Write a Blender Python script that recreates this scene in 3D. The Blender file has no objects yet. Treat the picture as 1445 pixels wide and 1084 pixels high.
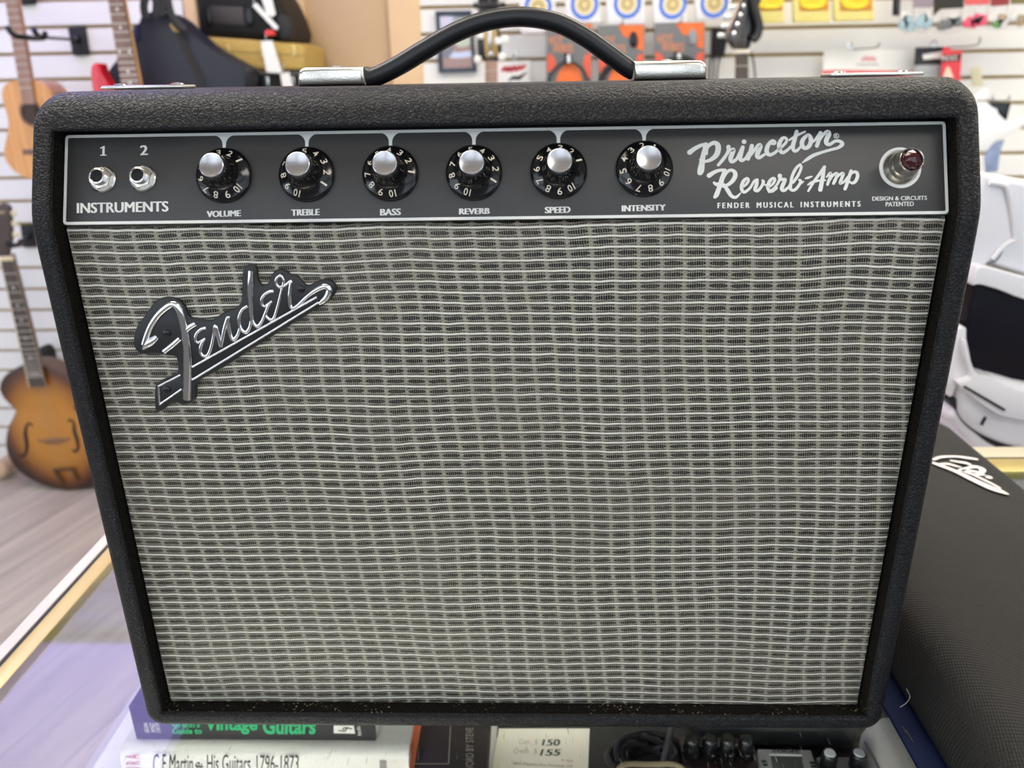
import bpy, bmesh, math, random
from mathutils import Vector as V3, Matrix
R_ = math.radians
SC = bpy.context.scene
COL = SC.collection

# ------------------------------------------------------------------ camera
W, H, F = 1445, 1084, 1110.0
PITCH, YAW, ROLL = R_(21.28), R_(-1.786), R_(-1.01)
CAM = V3((0.0189, -0.4146, 0.4299))
fw = V3((math.sin(YAW)*math.cos(PITCH), math.cos(YAW)*math.cos(PITCH), -math.sin(PITCH)))
r0 = V3((math.cos(YAW), -math.sin(YAW), 0)); u0 = r0.cross(fw)
RT = r0*math.cos(ROLL) + u0*math.sin(ROLL); UP = -r0*math.sin(ROLL) + u0*math.cos(ROLL)
cd = bpy.data.cameras.new('camera'); cam = bpy.data.objects.new('camera', cd); COL.objects.link(cam)
cam.matrix_world = Matrix(((RT.x, UP.x, -fw.x, CAM.x), (RT.y, UP.y, -fw.y, CAM.y), (RT.z, UP.z, -fw.z, CAM.z), (0, 0, 0, 1)))
cd.sensor_fit = 'HORIZONTAL'; cd.sensor_width = 36; cd.lens = F/W*36
cd.clip_start = 0.01
cd.dof.use_dof = True; cd.dof.focus_distance = 0.465; cd.dof.aperture_fstop = 8.2
SC.camera = cam

# ------------------------------------------------------------------ light and exposure
SC.view_settings.view_transform = 'Standard'; SC.view_settings.look = 'None'
SC.view_settings.gamma = 1; SC.view_settings.exposure = 0.0
SC.view_settings.use_curve_mapping = False
wd = bpy.data.worlds.new('daylight'); SC.world = wd; wd.use_nodes = True
WORLD_STRENGTH = 0.72    # filled in below: a dim shop interior with tall bright windows behind the camera
WARM, VIOLET = (1.0, 0.93, 0.80), (0.42, 0.36, 1.0)
LAMPS = [  # x, y, size x, size y, colour, strength, label
    (-1.75, 1.75, 1.35, 0.92, (0.42, 0.335, 1.0), 4.7, 'violet tinted ceiling panel above the acoustic guitars'),
    (-1.2, 0.75, 1.2, 0.5, (1, 0.95, 0.93), 11.0, 'added white ceiling panel for the left wall, between violet panel and amplifier'),  # extra panel added only to brighten the left wall
    (0.75, 1.05, 1.2, 0.6, WARM, 12.5, 'warm white ceiling panel above the string packets, nearer the wall'),
    (2.2, 1.05, 1.2, 0.6, WARM, 12.5, 'warm white ceiling panel at the right end, above the pouches'),
    (-0.5, 0.1, 1.2, 0.6, WARM, 8.0, 'warm white ceiling panel straight above the amplifier'),
    (1.2, -1.1, 1.2, 0.6, (1, 0.97, 0.92), 8.0, 'warm white ceiling panel behind the camera, over the counter front'),
]

def ray(px, py):
    return fw + RT*((px - W/2)/F) - UP*((py - H/2)/F)
def atY(px, py, y):
    d = ray(px, py); return CAM + d*((y - CAM.y)/d.y)
def atZ(px, py, z):
    d = ray(px, py); return CAM + d*((z - CAM.z)/d.z)
def atP(px, py, o, n):
    d = ray(px, py); return CAM + d*((o - CAM).dot(n)/d.dot(n))

# ------------------------------------------------------------------ materials
class E:
    """tiny expression -> math node compiler"""
    def __init__(s, nt, sock): s.nt, s.s = nt, sock
    def op(s, o, *a):
        n = s.nt.nodes.new('ShaderNodeMath'); n.operation = o
        for i, v in enumerate((s,) + a):
            if isinstance(v, E): s.nt.links.new(v.s, n.inputs[i])
            else: n.inputs[i].default_value = v
        return E(s.nt, n.outputs[0])
    def __add__(s, o): return s.op('ADD', o)
    def __sub__(s, o): return s.op('SUBTRACT', o)
    def __mul__(s, o): return s.op('MULTIPLY', o)
    def __truediv__(s, o): return s.op('DIVIDE', o)
    def fract(s): return s.op('FRACT')
    def abs(s): return s.op('ABSOLUTE')
    def lt(s, o): return s.op('LESS_THAN', o)
    def gt(s, o): return s.op('GREATER_THAN', o)
    def inv(s): return (s*-1.0) + 1.0
    def sin(s): return s.op('SINE')
    def pow(s, o): return s.op('POWER', o)
    def mx(s, o): return s.op('MAXIMUM', o)
    def mn(s, o): return s.op('MINIMUM', o)
    def smooth(s, a, b):
        n = s.nt.nodes.new('ShaderNodeMapRange'); n.interpolation_type = 'SMOOTHSTEP'
        s.nt.links.new(s.s, n.inputs[0]); n.inputs[1].default_value = a; n.inputs[2].default_value = b
        return E(s.nt, n.outputs[0])

def daylight():
    nt = wd.node_tree; bg = nt.nodes['Background']
    tc = nt.nodes.new('ShaderNodeTexCoord'); sp = nt.nodes.new('ShaderNodeSeparateXYZ'); nt.links.new(tc.outputs['Generated'], sp.inputs[0])
    x, y, z = (E(nt, sp.outputs[i]) for i in range(3))
    az = x.op('ARCTAN2', y*-1.0)                       # 0 straight behind the camera, + to the right
    pane = ((az/0.52 + 10.5).fract() - 0.5).abs().smooth(0.44, 0.40)
    win = pane*az.abs().smooth(1.42, 1.36)*z.smooth(-0.16, -0.12)*z.smooth(0.60, 0.56)
    bright = win*(az*-0.35 + 1.0)*(z*-1.0 + 1.35)
    cr = nt.nodes.new('ShaderNodeMix'); cr.data_type = 'RGBA'; nt.links.new(bright.s, cr.inputs[0]); cr.clamp_factor = False
    cr.inputs[6].default_value = (0.24, 0.235, 0.235, 1); cr.inputs[7].default_value = (1.75, 1.95, 2.2, 1)
    nt.links.new(cr.outputs[2], bg.inputs[0]); bg.inputs[1].default_value = WORLD_STRENGTH
MATS = {}
def newmat(name):
    m = bpy.data.materials.new(name); m.use_nodes = True
    nt = m.node_tree; b = nt.nodes['Principled BSDF']
    return m, nt, b
def coords(nt):
    tc = nt.nodes.new('ShaderNodeTexCoord'); sp = nt.nodes.new('ShaderNodeSeparateXYZ')
    nt.links.new(tc.outputs['Object'], sp.inputs[0])
    return tc.outputs['Object'], E(nt, sp.outputs[0]), E(nt, sp.outputs[1]), E(nt, sp.outputs[2])
def noise(nt, vec, scale, detail=2, rough=0.5, out=0):
    n = nt.nodes.new('ShaderNodeTexNoise'); nt.links.new(vec, n.inputs['Vector'])
    n.inputs['Scale'].default_value = scale; n.inputs['Detail'].default_value = detail; n.inputs['Roughness'].default_value = rough
    return n.outputs[out] if out else E(nt, n.outputs[0])
def mapping(nt, vec, scale, rot=(0, 0, 0)):
    n = nt.nodes.new('ShaderNodeMapping'); nt.links.new(vec, n.inputs[0])
    n.inputs['Scale'].default_value = scale; n.inputs['Rotation'].default_value = rot
    return n.outputs[0]
def mix(nt, fac, a, b):
    n = nt.nodes.new('ShaderNodeMix'); n.data_type = 'RGBA'
    if isinstance(fac, E): nt.links.new(fac.s, n.inputs[0])
    else: n.inputs[0].default_value = fac
    for i, v in ((6, a), (7, b)):
        if isinstance(v, tuple): n.inputs[i].default_value = (*v, 1)
        else: nt.links.new(v, n.inputs[i])
    return n.outputs[2]
def bump(nt, b, h, dist, strength=1.0):
    n = nt.nodes.new('ShaderNodeBump'); n.inputs['Strength'].default_value = strength; n.inputs['Distance'].default_value = dist
    nt.links.new(h.s, n.inputs['Height']); nt.links.new(n.outputs[0], b.inputs['Normal'])
def pm(name, col, rough=0.5, metal=0.0, var=0.0, vs=30, bmp=0.0, bs=200, coat=0.0, emit=0.0, spec=0.5):
    """plain principled with mild procedural variation"""
    if name in MATS: return MATS[name]
    m, nt, b = newmat(name)
    b.inputs['Roughness'].default_value = rough; b.inputs['Metallic'].default_value = metal
    b.inputs['Base Color'].default_value = (*col, 1); b.inputs['Coat Weight'].default_value = coat
    b.inputs['Specular IOR Level'].default_value = spec
    if var or bmp:
        vec, x, y, z = coords(nt)
        if var:
            c = mix(nt, noise(nt, vec, vs, 3), tuple(v*(1-var) for v in col), tuple(min(1, v*(1+var)) for v in col))
            nt.links.new(c, b.inputs['Base Color'])
        if bmp: bump(nt, b, noise(nt, vec, bs, 2), bmp)
    if emit:
        b.inputs['Emission Color'].default_value = (*col, 1); b.inputs['Emission Strength'].default_value = emit
    MATS[name] = m; return m
def wood(name, c1, c2, axis=2, scale=40, rough=0.4, coat=0.2, stretch=0.06):
    if name in MATS: return MATS[name]
    m, nt, b = newmat(name); vec, x, y, z = coords(nt)
    sc = [1, 1, 1]; sc[axis] = stretch
    n = noise(nt, mapping(nt, vec, tuple(sc)), scale, 4, 0.6)
    nt.links.new(mix(nt, n.smooth(0.3, 0.7), c1, c2), b.inputs['Base Color'])
    b.inputs['Roughness'].default_value = rough; b.inputs['Coat Weight'].default_value = coat
    MATS[name] = m; return m

def tolex():
    m, nt, b = newmat('black_tolex'); vec, x, y, z = coords(nt)
    nz = nt.nodes.new('ShaderNodeTexNoise'); nt.links.new(vec, nz.inputs['Vector']); nz.inputs['Scale'].default_value = 330; nz.inputs['Detail'].default_value = 2
    vm = nt.nodes.new('ShaderNodeVectorMath'); vm.operation = 'MULTIPLY_ADD'
    nt.links.new(nz.outputs['Color'], vm.inputs[0]); vm.inputs[1].default_value = (0.0042,)*3; nt.links.new(vec, vm.inputs[2])
    vo = nt.nodes.new('ShaderNodeTexVoronoi'); vo.feature = 'DISTANCE_TO_EDGE'; vo.inputs['Scale'].default_value = 420
    nt.links.new(mapping(nt, vm.outputs[0], (0.72, 1, 1.2), (0.2, 0.3, 0.35)), vo.inputs['Vector'])
    v = E(nt, vo.outputs[0]).smooth(0.0, 0.22)
    h = v*0.6 + noise(nt, vec, 800, 3)*0.6 + noise(nt, vec, 170, 2)*0.8
    bump(nt, b, h, 0.0010, 0.75)
    nt.links.new(mix(nt, v, (0.006, 0.006, 0.007), (0.014, 0.014, 0.016)), b.inputs['Base Color'])
    b.inputs['Roughness'].default_value = 0.42; b.inputs['Specular IOR Level'].default_value = 0.30
    return m
def grille():
    m, nt, b = newmat('silver_grille_cloth'); vec, x, y, z = coords(nt)
    lo = noise(nt, vec, 9, 1); lo2 = noise(nt, vec, 60, 2); fine = noise(nt, mapping(nt, vec, (1, 1, 5)), 260, 2); fx = noise(nt, mapping(nt, vec, (5, 1, 1)), 260, 2)
    v = z/0.00612 + (lo - 0.5)*1.2 + (lo2 - 0.5)*0.22 + 100.0
    u = x/0.0125 + (lo - 0.5)*0.9 + (lo2 - 0.5)*0.12 + v*0.045 + 100.0
    fu, fv = u.fract(), (v + (u*6.2832).sin()*0.012).fract()
    th = ((u*10.0) + (fx - 0.5)*0.35).fract()
    gap = th.gt(0.30)                                   # between two vertical threads
    c = (fu - 0.5).abs()
    dv = (fv - 0.5).abs()
    lens = (c/0.43).pow(4.0).inv()*0.13 + 0.055
    wob = (fine - 0.5)*0.05
    gap2 = th.gt(0.17)
    core = (dv + wob).lt(lens)*gap2*c.lt(0.435)
    dots = (dv - 0.318 + wob).abs().lt(0.056)*gap*((c - 0.462).abs().gt(0.025))
    dark = core.mx(dots)
    band = (dv - 0.5).abs()                             # 0 at the white cord
    white = band.smooth(0.125, 0.05)
    white2 = (band + wob*1.3).lt(0.074)
    base = mix(nt, fine.smooth(0.3, 0.75), (0.235, 0.216, 0.165), (0.43, 0.40, 0.315))
    base = mix(nt, white2, base, (0.82, 0.795, 0.71))
    base = mix(nt, dark, base, (0.004, 0.004, 0.005))
    stain = noise(nt, vec, 14, 2).smooth(0.35, 0.7)*0.16
    base = mix(nt, stain, base, (0.20, 0.17, 0.13))
    nt.links.new(base, b.inputs['Base Color'])
    b.inputs['Roughness'].default_value = 0.42; b.inputs['Specular IOR Level'].default_value = 0.3
    hgt = white*1.0 + dark.inv()*0.7 + fine*0.3
    bump(nt, b, hgt, 0.0007, 0.7)
    return m
def slat():
    m, nt, b = newmat('white_slatwall'); vec, x, y, z = coords(nt)
    n = noise(nt, vec, 3, 2)
    nt.links.new(mix(nt, n, (0.80, 0.78, 0.74), (0.88, 0.86, 0.82)), b.inputs['Base Color'])
    b.inputs['Roughness'].default_value = 0.28
    return m
def plank():
    m, nt, b = newmat('grey_floor_planks'); vec, x, y, z = coords(nt)
    # planks run diagonally to the counter
    a = R_(73)
    s = x*math.cos(a) + y*math.sin(a); t = y*math.cos(a) - x*math.sin(a)
    row = (t/0.15).op('FLOOR')
    cb = nt.nodes.new('ShaderNodeCombineXYZ'); nt.links.new((s*0.5).s, cb.inputs[0]); nt.links.new((t*7.0).s, cb.inputs[1]); nt.links.new((row*3.7).s, cb.inputs[2])
    n = noise(nt, cb.outputs[0], 3.0, 5, 0.65)
    c = mix(nt, n.smooth(0.25, 0.75), (0.36, 0.315, 0.262), (0.58, 0.515, 0.43))
    seam = ((t/0.15).fract() - 0.5).abs().gt(0.488)
    c = mix(nt, seam, c, (0.24, 0.22, 0.20))
    nt.links.new(c, b.inputs['Base Color']); b.inputs['Roughness'].default_value = 0.33
    return m
def glass(name, tint=(1, 1, 1), rough=0.0, ior=1.45, scratch=False):
    m = bpy.data.materials.new(name); m.use_nodes = True; nt = m.node_tree; nt.nodes.clear()
    out = nt.nodes.new('ShaderNodeOutputMaterial'); mx = nt.nodes.new('ShaderNodeMixShader')
    tr = nt.nodes.new('ShaderNodeBsdfTransparent'); gl = nt.nodes.new('ShaderNodeBsdfGlossy'); lw = nt.nodes.new('ShaderNodeLayerWeight'); lw.inputs[0].default_value = 0.5
    r0 = ((ior - 1)/(ior + 1))**2; fr = (E(nt, lw.outputs['Facing']).pow(5.0)*(1 - r0)) + r0   # Schlick, same from both faces
    tr.inputs[0].default_value = (*tint, 1); gl.inputs['Roughness'].default_value = rough
    nt.links.new(fr.s, mx.inputs[0]); nt.links.new(tr.outputs[0], mx.inputs[1]); nt.links.new(gl.outputs[0], mx.inputs[2])
    last = mx
    if scratch:   # fine wear scratches and dust on the counter glass
        vec, x, y, z = coords(nt)
        d = None
        for k, (ang, sc) in enumerate(((0.6, 30), (1.3, 40), (2.2, 34))):
            vv = mapping(nt, vec, (1, 0.10, 1), (0, 0, ang))
            q = noise(nt, vv, sc*22, 1).smooth(0.70, 0.76)*noise(nt, vec, 25 + k*9, 1).smooth(0.50, 0.66)
            d = q if d is None else d.mx(q)
        dust = noise(nt, vec, 900, 1).smooth(0.74, 0.80)*noise(nt, vec, 30, 2).smooth(0.5, 0.7)
        d = d.mx(dust)*0.24
        df = nt.nodes.new('ShaderNodeBsdfDiffuse'); df.inputs[0].default_value = (0.85, 0.85, 0.88, 1)
        m2 = nt.nodes.new('ShaderNodeMixShader'); nt.links.new(d.s, m2.inputs[0]); nt.links.new(mx.outputs[0], m2.inputs[1]); nt.links.new(df.outputs[0], m2.inputs[2])
        last = m2
    nt.links.new(last.outputs[0], out.inputs[0])
    return m
def sunburst(name, c0, c1, c2, rx, rz, oz=0.0):
    """amber centre fading to a dark rim, as lacquered on the guitar"""
    m, nt, b = newmat(name); vec, x, y, z = coords(nt)
    r = ((x/rx).pow(2.0) + ((z - oz)/rz).pow(2.0)).pow(0.5) + (noise(nt, vec, 6, 2) - 0.5)*0.12
    c = mix(nt, r.smooth(0.45, 0.95), c0, c1); c = mix(nt, r.smooth(0.74, 1.04), c, c2)
    nt.links.new(c, b.inputs['Base Color']); b.inputs['Roughness'].default_value = 0.35; b.inputs['Coat Weight'].default_value = 0.12
    return m
def twill():
    m, nt, b = newmat('black_twill_fabric'); vec, x, y, z = coords(nt)
    s = ((x*0.55 + y*1.0)*2200).sin()*0.5 + ((x*1.0 - y*0.25)*3900).sin()*0.3
    bump(nt, b, s + noise(nt, vec, 40, 3)*3, 0.0005, 0.6)
    nt.links.new(mix(nt, noise(nt, vec, 900, 2), (0.008, 0.0075, 0.007), (0.021, 0.019, 0.017)), b.inputs['Base Color'])
    b.inputs['Roughness'].default_value = 0.75
    return m
def felt():
    m, nt, b = newmat('dusty_black_felt'); vec, x, y, z = coords(nt)
    n = noise(nt, vec, 1300, 3, 0.7); sp = noise(nt, vec, 520, 2).smooth(0.62, 0.70)*noise(nt, vec, 60, 2).smooth(0.42, 0.66)*z.lt(0.034)
    c = mix(nt, n.smooth(0.45, 0.75), (0.004, 0.004, 0.004), (0.045, 0.036, 0.024)); c = mix(nt, sp, c, (0.45, 0.36, 0.22))
    nt.links.new(c, b.inputs['Base Color']); b.inputs['Roughness'].default_value = 0.95; b.inputs['Specular IOR Level'].default_value = 0.1
    bump(nt, b, n, 0.001, 0.8)
    return m

TOLEX, GRILLE, SLAT, PLANK, TWILL, FELT = tolex(), grille(), slat(), plank(), twill(), felt()
GLASS = glass('counter_glass', (0.93, 0.96, 0.95), scratch=True)
FILM = glass('clear_plastic_film', (0.95, 0.95, 0.96), 0.08, 1.5)
BLACK = pm('matt_black', (0.008, 0.008, 0.009), 0.6)
BLACKG = pm('gloss_black_plastic', (0.006, 0.006, 0.007), 0.16)
PANELM = pm('charcoal_panel', (0.044, 0.042, 0.040), 0.42, bmp=0.00002, bs=2500)
INK = pm('cream_ink', (0.74, 0.74, 0.70), 0.5)
DIGIT = pm('ivory_digit_paint', (0.80, 0.72, 0.58), 0.5)
CHROME = pm('chrome', (0.86, 0.86, 0.88), 0.07, 1.0)
NICKEL = pm('worn_nickel', (0.78, 0.74, 0.66), 0.24, 1.0, var=0.12, vs=120, bmp=0.00006, bs=900)
STEEL = pm('steel', (0.70, 0.69, 0.67), 0.22, 1.0)
BRUSH = pm('spun_aluminium', (0.66, 0.65, 0.66), 0.24, 1.0)
WHITE = pm('white_plastic', (0.82, 0.82, 0.83), 0.3, var=0.03)
PAPER = pm('white_paper', (0.85, 0.84, 0.80), 0.6, var=0.03)
CREAMC = pm('cream_card', (0.92, 0.85, 0.70), 0.6, var=0.03)
RUBBER = pm('black_rubber', (0.012, 0.012, 0.013), 0.38, bmp=0.0001, bs=300)
GOLDT = pm('brushed_gold_trim', (0.70, 0.55, 0.22), 0.38, 0.55, var=0.08, vs=60)
LEDGE = pm('pale_laminate', (0.62, 0.59, 0.59), 0.5, var=0.04, vs=90)

daylight()

# ------------------------------------------------------------------ mesh builder
def smooth_pts(pts, n=6, closed=False):
    P = [V3(p) for p in pts]; out = []; L = len(P)
    rng = range(L if closed else L - 1)
    for i in rng:
        if closed: a, b, c, d = P[(i-1) % L], P[i], P[(i+1) % L], P[(i+2) % L]
        else: a, b, c, d = P[max(i-1, 0)], P[i], P[i+1], P[min(i+2, L-1)]
        for k in range(n):
            t = k/n
            out.append(0.5*((2*b) + (c-a)*t + (2*a-5*b+4*c-d)*t*t + (3*b-a-3*c+d)*t**3))
    if not closed: out.append(P[-1])
    return out
def frame(o, xax, yax):
    x = V3(xax).normalized(); y = V3(yax); y = (y - x*y.dot(x)).normalized(); z = x.cross(y)
    return Matrix(((x.x, y.x, z.x, o[0]), (x.y, y.y, z.y, o[1]), (x.z, y.z, z.z, o[2]), (0, 0, 0, 1)))
WALLF = lambda o: frame(o, (1, 0, 0), (0, 0, 1))     # local x right, y up, z towards the viewer

class MB:
    def __init__(s): s.bm = bmesh.new(); s.mats = []; s.mi = 0
    def use(s, mat):
        if mat not in s.mats: s.mats.append(mat)
        s.mi = s.mats.index(mat); return s
    def absorb(s, t, M=None):
        if M is not None: t.transform(M)
        for f in t.faces: f.material_index = s.mi
        me = bpy.data.meshes.new('tmp'); t.to_mesh(me); t.free(); s.bm.from_mesh(me); bpy.data.meshes.remove(me)
        return s
    def raw(s, verts, faces, M=None):
        t = bmesh.new(); vs = [t.verts.new(v) for v in verts]
        for f in faces:
            try: t.faces.new([vs[i] for i in f])
            except ValueError: pass
        return s.absorb(t, M)
    def box(s, c, d, bev=0.0, seg=2, M=None):
        t = bmesh.new(); bmesh.ops.create_cube(t, size=1)
        t.transform(Matrix.Translation(c) @ Matrix.Diagonal((*d, 1)))
        if bev: bmesh.ops.bevel(t, geom=t.edges[:], offset=min(bev, min(d)*0.49), segments=seg, profile=0.5, affect='EDGES')
        return s.absorb(t, M)
    def prism(s, outline, z0, z1, M=None, bev=0.0, seg=2):
        t = bmesh.new(); vs = [t.verts.new((p[0], p[1], z0)) for p in outline]
        f = t.faces.new(vs); bmesh.ops.recalc_face_normals(t, faces=[f])
        r = bmesh.ops.extrude_face_region(t, geom=[f])
        bmesh.ops.translate(t, vec=(0, 0, z1-z0), verts=[v for v in r['geom'] if isinstance(v, bmesh.types.BMVert)])
        bmesh.ops.recalc_face_normals(t, faces=t.faces[:])
        if bev:
            zt = max(z0, z1)
            ed = [e for e in t.edges if all(abs(v.co.z - zt) < 1e-7 for v in e.verts)]
            bmesh.ops.bevel(t, geom=ed, offset=bev, segments=seg, profile=0.5, affect='EDGES', clamp_overlap=True)
        bmesh.ops.triangulate(t, faces=[f for f in t.faces if len(f.verts) > 4])
        return s.absorb(t, M)
    def flat(s, outline, z=0.0, M=None):
        t = bmesh.new(); t.faces.new([t.verts.new((p[0], p[1], z)) for p in outline])
        bmesh.ops.triangulate(t, faces=t.faces[:])
        return s.absorb(t, M)
    def lathe(s, prof, n=40, M=None, cap=True):
        vs, fs = [], []
        for (r, h) in prof:
            for k in range(n):
                a = 2*math.pi*k/n; vs.append((r*math.cos(a), r*math.sin(a), h))
        for i in range(len(prof)-1):
            for k in range(n): fs.append((i*n+k, i*n+(k+1) % n, (i+1)*n+(k+1) % n, (i+1)*n+k))
        if cap:
            if prof[0][0] > 1e-6: fs.append(tuple(range(n-1, -1, -1)))
            if prof[-1][0] > 1e-6: fs.append(tuple((len(prof)-1)*n+k for k in range(n)))
        t = bmesh.new(); bv = [t.verts.new(v) for v in vs]
        for f in fs: t.faces.new([bv[i] for i in f])
        bmesh.ops.remove_doubles(t, verts=t.verts[:], dist=1e-7)
        return s.absorb(t, M)
    def tube(s, pts, rad, n=10, closed=False, flat=1.0, flat_dir=None):
        P = [V3(p) for p in pts]; L = len(P); rs = rad if isinstance(rad, (list, tuple)) else [rad]*L
        vs, fs = [], []; prev = None
        for i, p in enumerate(P):
            t = (P[(i+1) % L] - P[i-1]) if closed else (P[min(i+1, L-1)] - P[max(i-1, 0)])
            t = t.normalized() if t.length > 1e-9 else V3((0, 0, 1))
            if flat_dir is not None: a = V3(flat_dir); a = (a - t*a.dot(t)).normalized()
            else:
                a = prev if prev is not None else (V3((0, 0, 1)) if abs(t.z) < .9 else V3((1, 0, 0)))
                a = (a - t*a.dot(t)).normalized()
            prev = a; b = t.cross(a)
            for k in range(n):
                q = 2*math.pi*k/n; vs.append(p + a*(math.cos(q)*rs[i]*flat) + b*(math.sin(q)*rs[i]))
        for i in range(L if closed else L-1):
            j = (i+1) % L
            for k in range(n): fs.append((i*n+k, i*n+(k+1) % n, j*n+(k+1) % n, j*n+k))
        if not closed: fs.append(tuple(range(n-1, -1, -1))); fs.append(tuple((L-1)*n+k for k in range(n)))
        return s.raw(vs, fs)
    def ribbon(s, pts, ws, M=None, z=0.0, caps=True):
        """flat brush stroke with varying width (local xy)"""
        q = smooth_pts([(p[0], p[1], w) for p, w in zip(pts, ws)], 7)
        vs, fs = [], []
        for i, p in enumerate(q):
            a, b = q[max(i-1, 0)], q[min(i+1, len(q)-1)]
            t = V3((b.x-a.x, b.y-a.y, 0)); t = t.normalized() if t.length > 1e-9 else V3((1, 0, 0))
            nx, ny = -t.y, t.x; w = p.z/2
            vs += [(p.x+nx*w, p.y+ny*w, z), (p.x-nx*w, p.y-ny*w, z)]
        for i in range(len(q)-1): fs.append((2*i, 2*i+1, 2*i+3, 2*i+2))
        s.raw(vs, fs, M)
        if caps:
            for p in (q[0], q[-1]): s.disc((p.x, p.y), p.z/2, z - 5e-6, M)
        return s
    def disc(s, c, r, z=0.0, M=None, n=18):
        return s.flat([(c[0]+r*math.cos(2*math.pi*k/n), c[1]+r*math.sin(2*math.pi*k/n)) for k in range(n)], z, M)
    def ring(s, c, r, w, z=0.0, M=None, n=32):
        vs, fs = [], []
        for k in range(n):
            a = 2*math.pi*k/n
            for q in (r-w/2, r+w/2): vs.append((c[0]+q*math.cos(a), c[1]+q*math.sin(a), z))
        for k in range(n): j = (k+1) % n; fs.append((2*k, 2*k+1, 2*j+1, 2*j))
        return s.raw(vs, fs, M)
    def text(s, body, quad, bold=0.0, M=None, thick=0.0):
        """quad = bottom-left, bottom-right, top-left corners the ink has to fill"""
        me = text_mesh(body, bold, thick); xs = [v.co.x for v in me.vertices]; ys = [v.co.y for v in me.vertices]
        x0, x1, y0, y1 = min(xs), max(xs), min(ys), max(ys)
        o, a, b = (V3(q) for q in quad); ex, ey = (a-o)/(x1-x0), (b-o)/(y1-y0); ez = (a-o).cross(b-o).normalized()
        T = Matrix(((ex.x, ey.x, ez.x, 0), (ex.y, ey.y, ez.y, 0), (ex.z, ey.z, ez.z, 0), (0, 0, 0, 1)))
        T = Matrix.Translation(o) @ T @ Matrix.Translation((-x0, -y0, 0))
        t = bmesh.new(); t.from_mesh(me); bpy.data.meshes.remove(me)
        return s.absorb(t, T if M is None else M @ T)
    def build(s, name, mat=None, parent=None, kind=None, label=None, angle=40, loc=None):
        me = bpy.data.meshes.new(name); bmesh.ops.remove_doubles(s.bm, verts=s.bm.verts[:], dist=1e-7)
        s.bm.to_mesh(me); s.bm.free()
        for m in (s.mats or [mat]): me.materials.append(m)
        o = bpy.data.objects.new(name, me); COL.objects.link(o)
        org = V3((0, 0, 0))
        if parent is not None:
            o.parent = parent; q = parent
            while q is not None: org += q.location; q = q.parent
        elif loc is not None: org = V3(loc); o.location = org
        me.transform(Matrix.Translation(-org))
        if len(me.polygons):
            me.shade_smooth(); me.set_sharp_from_angle(angle=R_(angle))
        if kind: o['kind'] = kind
        if label: o['label'] = label
        return o
def text_mesh(body, bold=0.0, thick=0.0):
    c = bpy.data.curves.new('t', 'FONT'); c.body = body; c.size = 1; c.offset = bold; c.extrude = thick; c.resolution_u = 4
    o = bpy.data.objects.new('t', c); COL.objects.link(o)
    dg = bpy.context.evaluated_depsgraph_get()
    me = bpy.data.meshes.new_from_object(o.evaluated_get(dg))
    bpy.data.objects.remove(o); bpy.data.curves.remove(c)
    return me
def thing(name, label, cat, loc=(0, 0, 0), group=None):
    o = bpy.data.objects.new(name, None); COL.objects.link(o); o.location = loc; o.empty_display_size = 0.02
    return tag(o, label, cat, group)
def tag(o, label, cat, group=None):
    o['label'] = label; o['category'] = cat
    if group: o['group'] = group
    return o

# ================================================================== the setting
FLOOR, WALLY, CEIL = -0.93, 2.25, 1.75
GX = 0.0762
def struct(o): o['kind'] = 'structure'; return o
mb = MB(); mb.box((0.4, 0.6, FLOOR - 0.025), (7.2, 4.4, 0.05)); struct(mb.build('floor', PLANK))
mb = MB(); mb.box((0.4, 0.6, CEIL + 0.025), (7.2, 4.4, 0.05)); struct(mb.build('ceiling', pm('ceiling_white', (0.80, 0.79, 0.77), 0.8, bmp=0.0005, bs=60)))
XA, XB = atY(262, 40, WALLY).x, atY(594, 60, WALLY).x     # alcove between the two slatwall runs
MDF = pm('mdf_groove', (0.50, 0.36, 0.16), 0.7, var=0.1)
def slatwall(name, x0, x1, zref):
    """boards with routed T-grooves at a 3 inch pitch"""
    mb = MB().use(MDF); mb.box(((x0+x1)/2, WALLY + 0.022, (FLOOR+CEIL)/2), (x1-x0, 0.012, CEIL-FLOOR))
    mb.use(SLAT); z = zref - math.floor((zref - FLOOR)/GX)*GX - GX
    while z < CEIL:
        a, b = max(z + 0.0052, FLOOR), min(z + GX - 0.0052, CEIL)
        if b - a > 0.005: mb.box(((x0+x1)/2, WALLY + 0.008, (a+b)/2), (x1-x0, 0.016, b-a), 0.0015, 1)
        z += GX
    return struct(mb.build(name))
slatwall('wall_left', -3.2, XA, atY(75, 38.5, WALLY).z)
slatwall('wall_back', XB, 4.0, atY(700, 84.5, WALLY).z)
TAN = pm('tan_painted_board', (0.56, 0.385, 0.22), 0.55, var=0.05, vs=8)
TANL = pm('pale_pine_board', (0.76, 0.53, 0.30), 0.5, var=0.06, vs=10)
mb = MB().use(TANL); mb.box(((XA+XB)/2, WALLY + 0.52, (FLOOR+CEIL)/2), (XB-XA, 0.02, CEIL-FLOOR))
for x in (XA + .008, XB - .008): mb.box((x, WALLY + 0.27, (FLOOR+CEIL)/2), (0.016, 0.5, CEIL-FLOOR))
struct(mb.build('wall_alcove'))
def upright(name, pa, pb, y, m, d=0.03):
    xa, xb = atY(*pa, y).x, atY(*pb, y).x
    mb = MB(); mb.box(((xa+xb)/2, y + d/2, (FLOOR+CEIL)/2), (xb-xa, d, CEIL-FLOOR), 0.003); return struct(mb.build(name, m))
upright('trim_1', (262, 30), (279, 30), WALLY - 0.005, TANL)
upright('trim_2', (404, 60), (434, 60), WALLY - 0.005, TANL)
upright('trim_3', (550, 60), (595, 60), WALLY - 0.005, TANL)
upright('door_1', (434, 60), (550, 60), WALLY + 0.012, TAN)
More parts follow.
